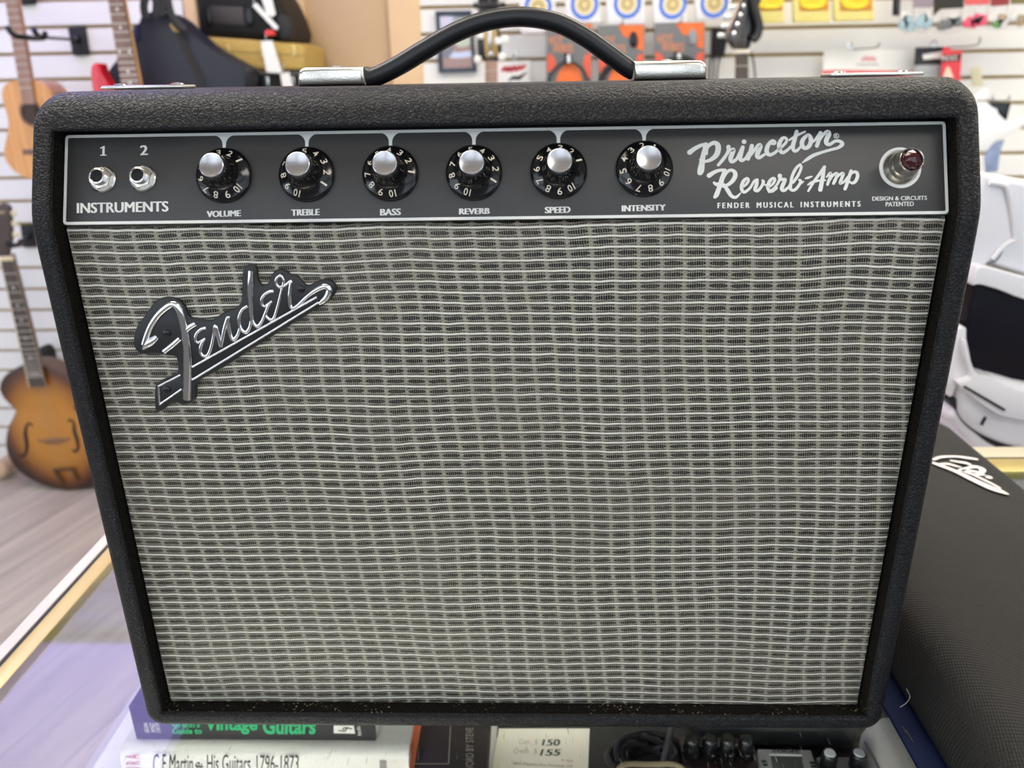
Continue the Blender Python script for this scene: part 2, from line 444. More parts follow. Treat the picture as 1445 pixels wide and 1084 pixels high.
for i, (x, y, sx, sy, c, st, lb) in enumerate(LAMPS):
    L = thing('ceiling_light', lb, 'ceiling light', (x, y, CEIL), 'ceiling light panels')
    mb = MB()
    for dx, dy, ax, ay in ((0, sy/2, sx + .05, .025), (0, -sy/2, sx + .05, .025), (sx/2, 0, .025, sy), (-sx/2, 0, .025, sy)):
        mb.box((x+dx, y+dy, CEIL - 0.015), (ax, ay, 0.03), 0.003)
    mb.build('frame', WHITE, L)
    em = pm('lamp_diffuser_%d' % i, c, 0.4, emit=st)
    mb = MB(); mb.box((x, y, CEIL - 0.012), (sx - .02, sy - .02, 0.012)); mb.build('diffuser', em, L)

# ================================================================== guitar amplifier
AW, ZB, ZT, ZK, SLP = 0.505, 0.0128, 0.4267, 0.3627, 0.02/0.0440
XI, RB, RT_ = 0.239, 0.0262, 0.4067
def yfront(z):
    d = z - ZK; s = 0.006
    return SLP*(d + math.sqrt(d*d + s*s))/2 if d > -0.05 else 0.0
AMP = thing('guitar_amplifier', 'black vinyl covered guitar amplifier with silver grille cloth standing on the glass counter', 'amplifier')
def cab_loop(u, radius):
    """rounded rectangle between outer (u=0) and opening (u=1)"""
    x1 = AW/2 + (XI - AW/2)*u; zb = ZB + (RB - ZB)*u; zt = ZT + (RT_ - ZT)*u
    pts = []; n = 8
    def arc(cx, cz, a0): return [(cx + radius*math.cos(R_(a0 + 90*k/n)), cz + radius*math.sin(R_(a0 + 90*k/n))) for k in range(n+1)]
    def arc2(cx, cz, a0, r): return [(cx + r*math.cos(R_(a0 + 90*k/n)), cz + r*math.sin(R_(a0 + 90*k/n))) for k in range(n+1)]
    seg = [ZK + d for d in (-0.02, -0.012, -0.006, -0.003, 0, 0.003, 0.006, 0.012, 0.02)]
    rb = radius*0.78
    pts += arc2(x1 - rb, zb + rb, -90, rb) + [(x1, z) for z in seg] + arc(x1 - radius, zt - radius, 0)
    pts += arc(-x1 + radius, zt - radius, 90) + [(-x1, z) for z in reversed(seg)] + arc2(-x1 + rb, zb + rb, 180, rb)
    return pts
rings = []
RC = 0.016
rings.append([(x, 0.235, z) for x, z in cab_loop(0, RC)])
rings.append([(x, 0.20, z) for x, z in cab_loop(0, RC)])
fu, fr = 0.62, 0.0095
for k in range(9):
    a = R_(90*k/8); u = fu*(1 - math.cos(a))
    rings.append([(x, yfront(z) + fr*(1 - math.sin(a)), z) for x, z in cab_loop(u, RC*(1-u) + .0012)])
for k in range(1, 5):
    a = R_(90*k/4); u = 0.86 + 0.14*math.sin(a)
    rings.append([(x, yfront(z) + 0.003*(1 - math.cos(a)), z) for x, z in cab_loop(u, RC*(1-u) + .0012)])
rings.insert(-4, [(x, yfront(z), z) for x, z in cab_loop(0.86, RC*.14 + .0012)])
n = len(rings[0]); vs = [v for r in rings for v in r]; fs = []
for i in range(len(rings)-1):
    for k in range(n): fs.append((i*n+k, i*n+(k+1) % n, (i+1)*n+(k+1) % n, (i+1)*n+k))
mb = MB(); mb.raw(vs, fs)
mb.build('cabinet', TOLEX, AMP, angle=60)
# felt lined recess between the front rim and the baffle, and the baffle itself
mb = MB(); l0 = [(x, yfront(z) + .003, z) for x, z in cab_loop(1, .0012)]; l1 = [(x, yfront(z) + .034, z) for x, z in cab_loop(1, .0012)]
mb.raw(l0 + l1, [(k, (k+1) % n, n+(k+1) % n, n+k) for k in range(n)]); mb.build('recess_lining', FELT, AMP)
mb = MB(); mb.raw(l1, [tuple(range(n))]); mb.build('baffle', BLACK, AMP)
mb = MB(); mb.box((0, 0.232, (ZB+ZT)/2), (AW - .03, 0.006, ZT - ZB - .03), 0.002); mb.build('back_panel', TOLEX, AMP)
for sx in (-1, 1):
    for y in (0.05, 0.205):
        mb = MB(); mb.lathe([(0.011, 0.0), (0.013, 0.004), (0.0145, 0.0138)], 24, Matrix.Translation((sx*0.2, y, 0.0))); mb.build('foot', RUBBER, AMP)

# --- control panel (tilted back)
PA = math.atan(SLP)
PN = V3((0, -math.cos(PA), math.sin(PA))); PU = V3((0, math.sin(PA), math.cos(PA)))
PO = V3((0, 0.0125 + (0.385 - ZK)*SLP, 0.385))
PM = frame(PO, (1, 0, 0), PU)
PMI = PM.inverted()
def pp(px, py, h=0.0):
    """pixel -> panel local coordinates (x right, y up)"""
    v = PMI @ atP(px, py, PO + PN*h, PN); return V3((v.x, v.y, h))
pbl, ptr = pp(89.2, 319.6), pp(1335.8, 168)
py0 = (pp(89.2, 319.6).y + pp(1340.8, 301.4).y)/2; py1 = (pp(92.7, 192.7).y + pp(1335.8, 168).y)/2
px1 = (abs(pbl.x) + abs(ptr.x))/2
px1 = min(px1, 0.2385)
mb = MB(); mb.box((0, (py0+py1)/2, -0.001), (2*px1, py1-py0, 0.002), 0.0006, M=PM); PANEL = mb.build('control_panel', PANELM, AMP)
mb = MB(); wl = 0.0019; zi = 0.00012
def rrect(hx, y0, y1, r, n=6):
    o = []
    for cx, cy, a0 in ((hx-r, y0+r, -90), (hx-r, y1-r, 0), (-hx+r, y1-r, 90), (-hx+r, y0+r, 180)):
        o += [(cx + r*math.cos(R_(a0+90*k/n)), cy + r*math.sin(R_(a0+90*k/n))) for k in range(n+1)]
    return o
ro, ri = rrect(px1 - .0003, py0 + .0003, py1 - .0003, .0022), rrect(px1 - wl, py0 + wl, py1 - wl, .0009)
m_ = len(ro)
mb.raw([(x, y, zi) for x, y in ro] + [(x, y, zi) for x, y in ri], [(k, (k+1) % m_, m_+(k+1) % m_, m_+k) for k in range(m_)], PM)
KN = [(315.8, 247.5, 38, 'VOLUME'), (432.7, 246, -31, 'TREBLE'), (550.9, 244.8, -1, 'BASS'), (668.9, 243.7, -26, 'REVERB'), (788.4, 241.3, 24, 'SPEED'), (909.5, 238, 66, 'INTENSITY')]
for kx, ky, a1, nm in KN:           # the drop-down pointer flares from the top border
    c = pp(kx, ky); yt = py1 - wl + .0002; w0 = 0.0009; fl = 0.0052
    o = [(c.x - w0 - fl, yt)] + [(c.x - w0 - fl*(1 - math.sin(R_(t))), yt - fl*(1 - math.cos(R_(t)))) for t in range(15, 91, 15)]
    o += [(c.x - w0, c.y + .0148), (c.x + w0, c.y + .0148)]
    o += [(c.x + w0 + fl*(1 - math.sin(R_(t))), yt - fl*(1 - math.cos(R_(t)))) for t in range(90, 0, -15)] + [(c.x + w0 + fl, yt)]
    mb.flat(o, zi, PM)
mb.build('border_line', INK, PANEL)
def ptext(body, bl, br, tl, bold=0.0):
    mb = MB()
    for k in ((-1, -.5, 0, .5, 1) if bold else (0,)):
        q = [PM @ (pp(*c, zi) + V3((k*bold, 0, k*1.6e-5))) for c in (bl, br, tl)]
        mb.text(body, q)
    return mb.build('lettering', INK, PANEL)
mb = MB(); o1 = pp(145.8, 219.8); u1 = (pp(145.8, 206.3) - o1).length
for one in ([(-.3, 0), (.34, 0), (.34, .1), (-.3, .1)], [(-.1, .1), (.14, .1), (.14, 1), (-.1, .84)], [(-.1, .84), (.14, 1), (-.02, 1), (-.32, .84), (-.32, .72), (-.1, .78)]):
    mb.flat([(o1.x + a*u1, o1.y + b*u1) for a, b in one], zi, PM)
mb.build('lettering', INK, PANEL)
BD = 0.00019
ptext('2', (198.3, 219), (208, 218.6), (198.3, 205.3), BD*1.6)
ptext('INSTRUMENTS', (109, 301), (237, 298.5), (109, 286.5), BD*1.6)
for t_, bl, br, tl in (('VOLUME', (292.3, 306.6), (339.5, 305.2), (292.3, 298)), ('TREBLE', (411.5, 304.5), (450.5, 303.6), (411.5, 295.8)),
                      ('BASS', (537, 304.2), (565, 303.5), (537, 295)), ('REVERB', (648.5, 302.6), (690.5, 301.8), (648.5, 294.4)),
                      ('SPEED', (769.5, 301), (804.5, 300.2), (769.5, 292.2)), ('INTENSITY', (878, 298.5), (938.8, 297), (878, 290))):
    ptext(t_, bl, br, tl, BD*1.5)
ptext('F E N D E R    M U S I C A L    I N S T R U M E N T S', (1013, 294), (1214, 291.6), (1013, 286.2), BD)
ptext('DESIGN & CIRCUITS', (1231, 283.3), (1308, 282), (1231, 277.6), BD*.4); ptext('PATENTED', (1250, 291.4), (1289.5, 290.6), (1250, 285.2), BD*.4)

# script logo, brush strokes
ca = lambda x, y: pp(965 + x/9.854, 175 + y/9.854, zi*1.3)
cb = lambda x, y: pp(1085 + x/9.857, 175 + y/9.857, zi*1.3)
KW = (pp(1100, 240) - pp(1000, 240)).length/100/9.855
SA = [[(80,395,70),(160,338,58),(240,298,52),(315,282,48)], [(305,282,55),(285,370,62),(262,470,72),(250,560,82),(236,640,95),(226,675,80)],
 [(318,420,30),(325,340,38),(360,290,52),(420,262,58),(468,288,74),(478,345,78),(455,425,74),(395,485,58),(330,515,45),(285,520,40)], [(215,495,14),(250,515,30),(290,525,34)],
 [(478,572,40),(535,505,48),(590,430,46),(625,365,58)], [(620,320,62),(622,345,55),(655,362,55),(690,362,60),(665,430,66),(648,490,62),(672,525,52),(730,490,42),(765,425,42),(800,350,40)],
 [(818,325,56),(795,410,60),(782,470,60),(802,508,50),(855,480,40),(905,400,40)], [(945,305,58),(925,390,60),(905,450,58),(892,485,55)],
 [(925,440,36),(985,360,46),(1045,295,58),(1062,318,64),(1030,395,66),(1018,445,64),(1050,468,50),(1120,425,40)],
 [(1228,278,34),(1262,272,42),(1266,245,34),(1225,236,44),(1175,290,56),(1150,360,62),(1160,408,60),(1200,430,50),(1265,400,42),(1318,355,36)],
 [(350,718,66),(430,668,52),(500,645,46),(568,642,44)], [(570,645,50),(522,760,48),(492,880,62),(456,980,66),(432,1015,48)],
 [(540,830,24),(548,760,34),(600,670,44),(665,642,44),(714,690,62),(696,765,62),(625,838,50),(540,870,34)], [(420,818,36),(450,840,50),(500,838,50),(560,855,40)],
 [(560,850,46),(610,925,56),(660,1000,50),(722,1020,42),(788,962,18)],
 [(810,880,28),(860,848,34),(896,790,40),(880,757,38),(832,792,48),(802,870,52),(812,932,45),(850,946,42),(920,890,36),(975,800,36),(1018,778,44)],
 [(1018,778,44),(1008,845,52),(988,915,48),(1030,926,44),(1082,865,40),(1104,805,46),(1092,785,30)], [(1100,810,40),(1120,845,24),(1145,852,18)],
 [(1170,885,28),(1230,842,34),(1264,782,40),(1246,753,34),(1198,790,48),(1167,870,52),(1186,928,48),(1230,935,42),(1290,892,36)]]
SB = [[(105,375,36),(180,318,38),(243,245,40),(235,198,38),(190,200,48),(145,270,60),(148,355,62),(190,400,48),(255,365,40),(305,315,36)],
 [(385,108,54),(362,200,58),(332,305,60),(342,368,50),(382,375,44),(435,325,34)], [(283,225,28),(380,165,36),(500,110,30)],
 [(540,150,42),(475,215,58),(457,285,64),(495,338,54),(555,310,60),(586,225,62),(566,165,46),(540,150,40)], [(555,200,20),(585,245,34),(630,235,34),(690,150,36)],
 [(715,128,58),(692,225,58),(664,308,54)], [(690,250,34),(750,155,44),(815,110,58),(832,148,64),(800,215,66),(798,268,62),(840,288,46),(920,242,44),(985,245,48),(1018,280,58),(965,330,44),(860,360,40),(740,395,40),(620,438,50),(535,490,46),(463,542,14)],
 [(0,942,40),(60,908,38),(115,840,36),(150,770,40)], [(150,722,62),(155,758,50),(190,775,48),(228,775,40),(195,845,56),(176,905,52),(210,928,44),(270,882,36)],
 [(300,880,40),(318,740,44),(375,620,42),(432,566,34)], [(432,566,34),(447,610,38),(405,715,40),(335,815,38)], [(300,830,40),(285,885,44),(325,925,42),(375,905,42),(425,840,40),(438,795,44),(418,780,28)], [(435,815,30),(455,820,28),(480,800,16)],
 [(508,760,24),(548,748,34),(596,732,20)], [(770,600,44),(700,700,42),(620,810,40),(545,935,30)], [(768,602,40),(745,750,56),(712,915,62)], [(540,850,22),(600,812,34),(700,790,30),(785,785,22)],
 [(798,742,22),(835,698,34),(858,690,38),(838,770,42),(812,845,38)], [(825,810,34),(885,720,36),(945,690,40),(925,770,44),(895,830,40)], [(905,790,34),(965,718,36),(1030,690,42),(1002,780,46),(988,828,40),(1040,808,30),(1090,745,32)],
 [(1140,655,44),(1112,740,48),(1074,860,48),(1055,905,46)], [(1095,790,26),(1145,688,36),(1208,672,44),(1230,722,50),(1202,798,46),(1155,826,38),(1112,800,26)]]
mb = MB(); k = 0
for S, c in ((SA, ca), (SB, cb)):
    for st in S:
        q = [c(x, y) for x, y, w in st]; k += 1
        mb.ribbon([(v.x, v.y) for v in q], [w*KW for _, _, w in st], PM, zi*1.2 + k*9e-6)
v = ca(838, 247); mb.disc((v.x, v.y), 33*KW, zi*1.2, PM)
v = cb(938, 165); mb.ring((v.x, v.y), 33*KW, 10*KW, zi*1.2, PM)
mb.text('R', [PM @ cb(924, 184), PM @ cb(954, 184), PM @ cb(924, 146)], .04)
mb.build('script_logo', INK, PANEL)

# --- six numbered knobs
for i, (kx, ky, a1, nm) in enumerate(KN):
    c = pp(kx, ky, 0.001); o = PM @ V3((c.x, c.y, 0)); KM = frame(o, (1, 0, 0), PU)
    prof = [(0.0151, 0.0003), (0.0153, 0.0012), (0.0150, 0.0019), (0.0135, 0.0026), (0.0100, 0.0045), (0.0088, 0.0060), (0.0083, 0.0085)]
    mb = MB(); mb.lathe(prof, 64, KM); KB = mb.build('knob', BLACKG, AMP, angle=50)
    vs, fs = [], []; nn = 96                      # fluted grip
    for h, rr in ((0.0080, .0083), (0.0090, .0082), (0.0158, .0074), (0.0163, .0070)):
        for q in range(nn):
            a = 2*math.pi*q/nn; r = rr*(1 + (0.022 if q % 4 < 2 else -0.022)); vs.append((r*math.cos(a), r*math.sin(a), h))
    for j in range(3):
        for q in range(nn): fs.append((j*nn+q, j*nn+(q+1) % nn, (j+1)*nn+(q+1) % nn, (j+1)*nn+q))
    fs.append(tuple(3*nn+q for q in range(nn)))
    mb = MB(); mb.raw(vs, fs, KM); mb.build('grip', BLACKG, KB, angle=20)
    mb = MB(); mb.lathe([(0.0064, 0.0164), (0.0064, 0.0177), (0.0061, 0.0179), (0.0, 0.0164)], 48, KM); mb.build('cap', BRUSH, KB, angle=30)
    mb = MB()
    for d in range(1, 11):
        a = R_(a1 + 31*(d-1)); rad = V3((math.cos(a), math.sin(a), 0)); tan = V3((math.sin(a), -math.cos(a), 0))
        sl = math.atan2(0.0045 - 0.0026, 0.0135 - 0.0100); up = rad*math.cos(sl) - V3((0, 0, 1))*math.sin(sl)
        ctr = rad*0.0118 + V3((0, 0, 0.00352 + 0.0001)); hw = 0.00085 if d == 1 else (0.0018 if d == 10 else 0.00125); hh = 0.0019
        if d == 1: hw = 0.0005
        nz = V3((0, 0, 1))*math.cos(sl) + rad*math.sin(sl)
        ctr += nz*0.00012
        q = [KM @ (ctr - tan*hw - up*hh), KM @ (ctr + tan*hw - up*hh), KM @ (ctr - tan*hw + up*hh)]
        mb.text(str(d), q, 0.004)
    mb.build('numerals', DIGIT, KB)
# --- two input jacks
for (jx, jy) in ((145.3, 253.5), (202, 252)):
    c = pp(jx, jy); JM = frame(PM @ V3((c.x, c.y, 0)), (1, 0, 0), PU)
    mb = MB(); mb.lathe([(0.0072, 0), (0.0073, 0.0006), (0.0066, 0.0012), (0.004, 0.0012)], 40, JM); J = mb.build('input_jack', STEEL, AMP)
    mb = MB(); mb.prism([(0.0062*math.cos(R_(60*k + 18)), 0.0062*math.sin(R_(60*k + 18))) for k in range(6)], 0.0012, 0.0036, JM, 0.0004); mb.build('hex_nut', NICKEL, J, angle=25)
    mb = MB()
    pr = [(0.0044, 0.0030)]
    for k in range(4): pr += [(0.0045, 0.0036 + k*.0007), (0.0041, 0.00395 + k*.0007)]
    pr += [(0.0043, 0.0066), (0.0036, 0.0069), (0.0033, 0.0066), (0.0033, 0.0012)]
    mb.lathe(pr, 32, JM, cap=False); mb.build('threaded_sleeve', STEEL, J)
    mb = MB(); mb.lathe([(0.0, 0.0040), (0.0034, 0.0041)], 24, JM); mb.build('socket_hole', BLACK, J)
# --- pilot lamp
c = pp(1270, 237); LM = frame(PM @ V3((c.x, c.y, 0)), (1, 0, 0), PU)
mb = MB(); mb.lathe([(0.0110, 0), (0.0110, 0.0004), (0.0094, 0.0005)], 48, LM); PL = mb.build('pilot_lamp', INK, AMP)
mb = MB(); mb.lathe([(0.0095, 0.0002), (0.0094, 0.0012), (0.0078, 0.0032), (0.0074, 0.0045), (0.0072, 0.0062), (0.0069, 0.0066), (0.0066, 0.0075), (0.0064, 0.0120), (0.0063, 0.0133), (0.0060, 0.0137), (0.0056, 0.0134), (0.0055, 0.0120)], 48, LM, cap=False); mb.build('bezel', NICKEL, PL)
vs = [(0, 0, 0.0172)]; fs = []
for j, (r, h, off) in enumerate(((0.0026, 0.0164, 0), (0.0045, 0.0148, .5), (0.0055, 0.0128, 0))):
    for q in range(10): a = 2*math.pi*(q+off)/10; vs.append((r*math.cos(a), r*math.sin(a), h))
for q in range(10):
    fs.append((0, 1+q, 1+(q+1) % 10))
    fs += [(1+q, 11+q, 1+(q+1) % 10), (11+q, 11+(q+1) % 10, 1+(q+1) % 10), (11+q, 21+q, 21+(q+1) % 10), (11+q, 21+(q+1) % 10, 11+(q+1) % 10)]
mb = MB(); mb.raw(vs, fs, LM); mb.build('red_jewel', pm('ruby_jewel', (0.045, 0.004, 0.008), 0.09, coat=0.5), PL, angle=5)

# --- grille cloth wrapped over its board
GYF, GX1, GZ0, GZ1 = 0.0115, 0.2384, 0.0258, 0.3578
mb = MB(); prof = []; rg = 0.0055
ys = [(GYF + 0.018, 0.0)] + [(GYF + rg*(1 - math.sin(R_(a))), rg*(1 - math.cos(R_(a)))) for a in range(0, 91, 15)]
lp = []
for y, ins in ys:
    i2 = ins*0.35; lp.append([(GX1 - i2, y, GZ0 + i2), (GX1 - i2, y, GZ1 - ins), (-GX1 + i2, y, GZ1 - ins), (-GX1 + i2, y, GZ0 + i2)])
vs = [v for l in lp for v in l]; fs = [(4*i+k, 4*i+(k+1) % 4, 4*i+4+(k+1) % 4, 4*i+4+k) for i in range(len(lp)-1) for k in range(4)]
e = 4*(len(lp)-1); fs.append((e, e+1, e+2, e+3))
mb.raw(vs, fs); mb.build('grille_cloth', GRILLE, AMP, angle=50)

# --- raised chrome script badge on its black plate
BO = V3((0, GYF - 0.0005, 0)); BM_ = frame(BO, (1, 0, 0), (0, 0, 1)); BMI = BM_.inverted()
def bp(px, py, h=0.003):
    v = BMI @ atP(px, py, BO + V3((0, -h, 0)), V3((0, -1, 0))); return V3((v.x, v.y, h))
c1 = lambda x, y, h=0.003: bp(170 + x/4.516, 360 + y/4.516, h)
c4 = lambda x, y, h=0.003: bp(270 + x/7.225, 365 + y/7.225, h)
c5 = lambda x, y, h=0.003: bp(360 + x/10.84, 370 + y/10.84, h)
BOUT = [(95,520),(110,460),(160,385),(230,292),(300,264),(370,277),(420,325),(448,388),(520,406),(590,410),(640,377),(700,345),(745,330),(775,290),(783,200),(787,100),(812,62),(850,57),(876,80),(885,150),(912,188),(950,170),(970,120),(1010,87),(1060,97),(1090,120),(1130,127),(1165,165),(1200,190),(1270,158),(1330,152),(1372,180),(1375,235),(1320,298),(1200,372),(1000,495),(800,622),(640,725),(505,800),(490,900),(450,938),(400,945),(350,930),(270,985),(232,975),(230,845),(258,800),(360,750),(375,700),(360,640),(300,630),(220,612),(150,625),(105,590)]
ol = smooth_pts([(*c1(x, y, 0).xy, 0) for x, y in BOUT], 4, True)
BADGE = MB().prism([(p.x, p.y) for p in ol], 0, 0.0024, BM_, 0.0009).build('nameplate', pm('satin_black_plate', (0.014, 0.014, 0.015), 0.42), AMP, angle=50)
px2m = (bp(400, 450) - bp(300, 450)).length/100
ST = [(c1, 4.516, [(148,572,42),(165,515,42),(195,445,42),(240,380,42),(290,335,44),(330,315,48),(365,335,52),(388,400,50),(405,480,50),(420,570,54),(426,660,58),(426,780,58),(422,920,60)]),
      (c1, 4.516, [(140,598,22),(175,568,52),(205,545,52),(232,520,30)]), (c1, 4.516, [(275,618,34),(330,575,36),(378,532,34)]), (c1, 4.516, [(400,498,36),(435,465,36),(478,438,32)]),
      (c4, 7.225, [(148,712,34),(95,722,32),(48,770,32),(38,830,32),(62,858,26),(100,840,24),(140,815,24)]),
      (c4, 7.225, [(140,815,22),(102,870,34),(88,945,36),(118,996,38),(165,985,36),(200,900,34),(226,780,34),(242,690,46),(262,760,48),(288,860,46),(300,905,34)]),
      (c4, 7.225, [(300,905,28),(318,810,40),(340,700,46),(372,600,46),(372,640,44),(388,750,42),(420,828,42),(465,790,36),(490,715,30)]),
      (c4, 7.225, [(572,484,34),(515,525,36),(482,615,36),(500,710,38),(548,755,42),(590,710,36),(606,640,34)]),
      (c4, 7.225, [(602,125,54),(600,220,64),(600,330,62),(604,450,50),(608,560,44),(622,640,40),(668,695,40),(718,640,34),(755,550,32),(800,450,28)]),
      (c4, 7.225, [(838,335,34),(775,345,34),(720,400,34),(716,465,32),(742,490,28),(780,465,24),(820,436,26)]),
      (c5, 10.84, [(255,600,28),(200,660,44),(160,770,46),(165,830,48),(225,885,56),(280,860,48),(325,730,44),(370,560,42),(405,410,40),(432,320,44),(418,245,44),(370,212,46),(320,262,48),(322,340,48),(368,385,46),(430,372,40),(505,320,44),(545,302,56),(532,400,56),(522,540,58),(535,670,60),(575,712,60),(650,665,54),(790,530,56),(930,430,76),(1060,375,96),(1130,420,104),(1095,530,100),(1030,600,84),(975,640,50)])]
mb = MB()
for fn, sc, pts in ST:
    q = smooth_pts([(*fn(x, y).xy, w) for x, y, w in pts], 5)
    mb.tube([BM_ @ V3((p.x, p.y, 0.0024)) for p in q], [p.z/sc*px2m/2 for p in q], 12, flat=0.85, flat_dir=(0, -1, 0))
for a, b, w in (((455, 715), (1250, 268), 16), ((455, 797), (1262, 302), 16), ((380, 765), (238, 838), 14), ((388, 855), (245, 955), 14), ((240, 836), (246, 955), 16)):
    A, B = c1(*a), c1(*b); mb.tube([BM_ @ V3((A.x, A.y, 0.0024)), BM_ @ V3((B.x, B.y, 0.0024))], w/4.516*px2m/2, 8)
mb.build('chrome_script', CHROME, BADGE, angle=70)
for sx, sy in ((297, 497), (1153, 216), (298, 857)):
    c = c1(sx, sy, 0.0024); SM = frame(BM_ @ V3((c.x, c.y, 0.0024)), (1, 0, 0), (0, 0, 1))
    mb = MB().use(BLACKG); mb.lathe([(0.0021, 0), (0.0020, 0.0006), (0.0012, 0.0010), (0, 0.0011)], 24, SM)
    mb.use(BLACK); mb.box((0, 0, 0.0010), (0.0018, 0.0004, 0.0004), M=SM); mb.box((0, 0, 0.0010), (0.0004, 0.0018, 0.0004), M=SM); mb.build('screw', None, BADGE)

# --- strap handle, end brackets and chassis straps on the top
HY = 0.13
hp = [(500, 113), (528, 109), (562, 93), (600, 70), (645, 45), (690, 29), (738, 24), (785, 32), (825, 52), (862, 78), (892, 99), (915, 102)]
q = smooth_pts([atY(x, y, HY) for x, y in hp], 6)
mb = MB(); nn = 16; vs, fs = [], []
for i, p in enumerate(q):
    t = (q[min(i+1, len(q)-1)] - q[max(i-1, 0)]).normalized(); nrm = V3((0, 1, 0)).cross(t)*-1; hw, ht = 0.012, 0.0058
    for k in range(nn):
        a = 2*math.pi*k/nn; ce, se = math.cos(a), math.sin(a); s_ = 0.62
        vs.append(p + V3((0, 1, 0))*hw*math.copysign(abs(ce)**s_, ce) + nrm*ht*math.copysign(abs(se)**s_, se))
for i in range(len(q)-1):
    for k in range(nn): fs.append((i*nn+k, i*nn+(k+1) % nn, (i+1)*nn+(k+1) % nn, (i+1)*nn+k))
fs += [tuple(range(nn)), tuple((len(q)-1)*nn+k for k in range(nn))]
mb.raw(vs, fs); HANDLE = mb.build('strap_handle', RUBBER, AMP, angle=60)
for (xa, xb, s) in ((430, 523, -1), (990, 889, 1)):
    A, B = atY(xa, 112, HY).x, atY(xb, 112, HY).x
    mb = MB(); w = abs(B-A); o = []
    hh = 0.0112; r = 0.006
    prof = [(A, 0), (A, hh - r)] + [(A - s*(r - r*math.cos(R_(a))), hh - r + r*math.sin(R_(a))) for a in (20, 45, 70, 90)] + [(B, hh), (B, 0)]
    M = frame((0, HY + 0.018, ZT + .0002), (1, 0, 0), (0, 0, 1))
    mb.prism(prof, 0, 0.036, M, 0.003, 3)
    BR = mb.build('handle_bracket', NICKEL, HANDLE, angle=45)
    mb = MB(); mb.lathe([(0.004, 0), (0.0038, 0.0008), (0.002, 0.0014), (0, 0.0015)], 20, Matrix.Translation(((A+B)/2, HY, ZT + hh))); mb.build('bracket_screw', NICKEL, AMP)
for (xa, xb, y) in ((152, 268, 0.11), (1163, 1292, 0.11)):
    A, B = atY(xa, 120, y).x, atY(xb, 120, y).x
    mb = MB(); mb.box(((A+B)/2, y, ZT + 0.0014), (abs(B-A), 0.020, 0.0024), 0.001)
    CS = mb.build('chassis_strap', NICKEL, AMP)
    for t in (0.15, 0.85):
        mb = MB(); mb.lathe([(0.004, 0), (0.0036, 0.0008), (0, 0.0013)], 16, Matrix.Translation((A + (B-A)*t, y, ZT + 0.0026))); mb.build('screw', STEEL, CS)

# ================================================================== display counter
CX0, CX1, CY0, CY1 = -0.392, 1.45, -0.26, 0.403
SHZ = -0.172
CT = thing('display_counter', 'glass topped display counter with gold trim, under the amplifier', 'counter', (CX0, CY0, FLOOR))
mb = MB(); mb.box(((CX0+CX1)/2, (CY0+CY1)/2, -0.003), (CX1-CX0, CY1-CY0, 0.006)); mb.build('glass_top', GLASS, CT)
def trimbar(name, x0, x1, y0, y1, z0, z1, m, bev=0.0012):
    mb = MB(); mb.box(((x0+x1)/2, (y0+y1)/2, (z0+z1)/2), (x1-x0, y1-y0, z1-z0), bev); return mb.build(name, m, CT)
trimbar('gold_edge_trim', CX0 - 0.016, CX0, CY0, CY1 + .033, -0.010, 0.0, GOLDT)
trimbar('gold_edge_trim', CX0 - 0.016, CX1, CY1, CY1 + 0.033, -0.010, 0.0, GOLDT)
trimbar('dark_channel', CX0 - 0.020, CX0 - .016, CY0, CY1 + .037, -0.012, -0.001, BLACK, 0)
trimbar('dark_channel', CX0 - 0.020, CX1, CY1 + .033, CY1 + .037, -0.012, -0.001, BLACK, 0)
trimbar('ledge', CX0 - 0.032, CX0 - 0.020, CY0, CY1 + .065, -0.03, 0.0, LEDGE)
trimbar('ledge', CX0 - 0.032, CX1, CY1 + .037, CY1 + .065, -0.03, 0.0, pm('pale_wood_ledge', (0.58, 0.52, 0.38), 0.45, var=0.08, vs=40))
trimbar('side_panel', CX0 - 0.030, CX0 - 0.010, CY0, CY1 + .06, FLOOR, SHZ - 0.018, LEDGE)
trimbar('side_pane', CX0 - 0.024, CX0 - 0.019, CY0, CY1 + .03, SHZ - 0.018, -0.03, FILM, 0)
trimbar('back_pane', CX0, CX1, CY1 + .01, CY1 + .016, SHZ - .2, -0.012, FILM, 0)
trimbar('base_cabinet', CX0 - .01, CX1, CY0 + .01, CY1 + .05, FLOOR, SHZ - 0.2, LEDGE)
trimbar('shelf', CX0 - .01, CX1, CY0 + .02, CY1 + .008, SHZ - 0.018, SHZ, pm('grey_white_shelf', (0.86, 0.84, 0.83), 0.5, var=0.05, vs=12))
trimbar('added_strip_shield', CX0 + .008, 0.122, CY0 + .004, CY0 + .05, -0.017, -0.009, BLACK, .001)  # added unseen cover, keeps the strip's light off the amplifier front
trimbar('added_strip_shield', CX0 + .008, 0.122, CY0 + .046, CY0 + .05, -0.027, -0.017, BLACK, 0)  # added unseen lip, blocks light rising from the strip
trimbar('added_fill_strip', CX0 + .01, 0.12, CY0 + .012, CY0 + .03, -0.03, -0.018, pm('added_fill_glow', (1.0, 0.90, 0.74), 0.4, emit=60.0), 0.002)  # added unseen glowing strip that brightens the books and price card
MAT_ = tag(MB().box((0.665, 0.11, SHZ + 0.0015), (1.37, 0.56, 0.003), 0.001).build('display_mat', pm('dark_felt_mat', (0.035, 0.032, 0.027), 0.9, var=0.2, vs=90)), 'dark felt mat lying on the display shelf under the pedals', 'mat')
MZ = SHZ + 0.003

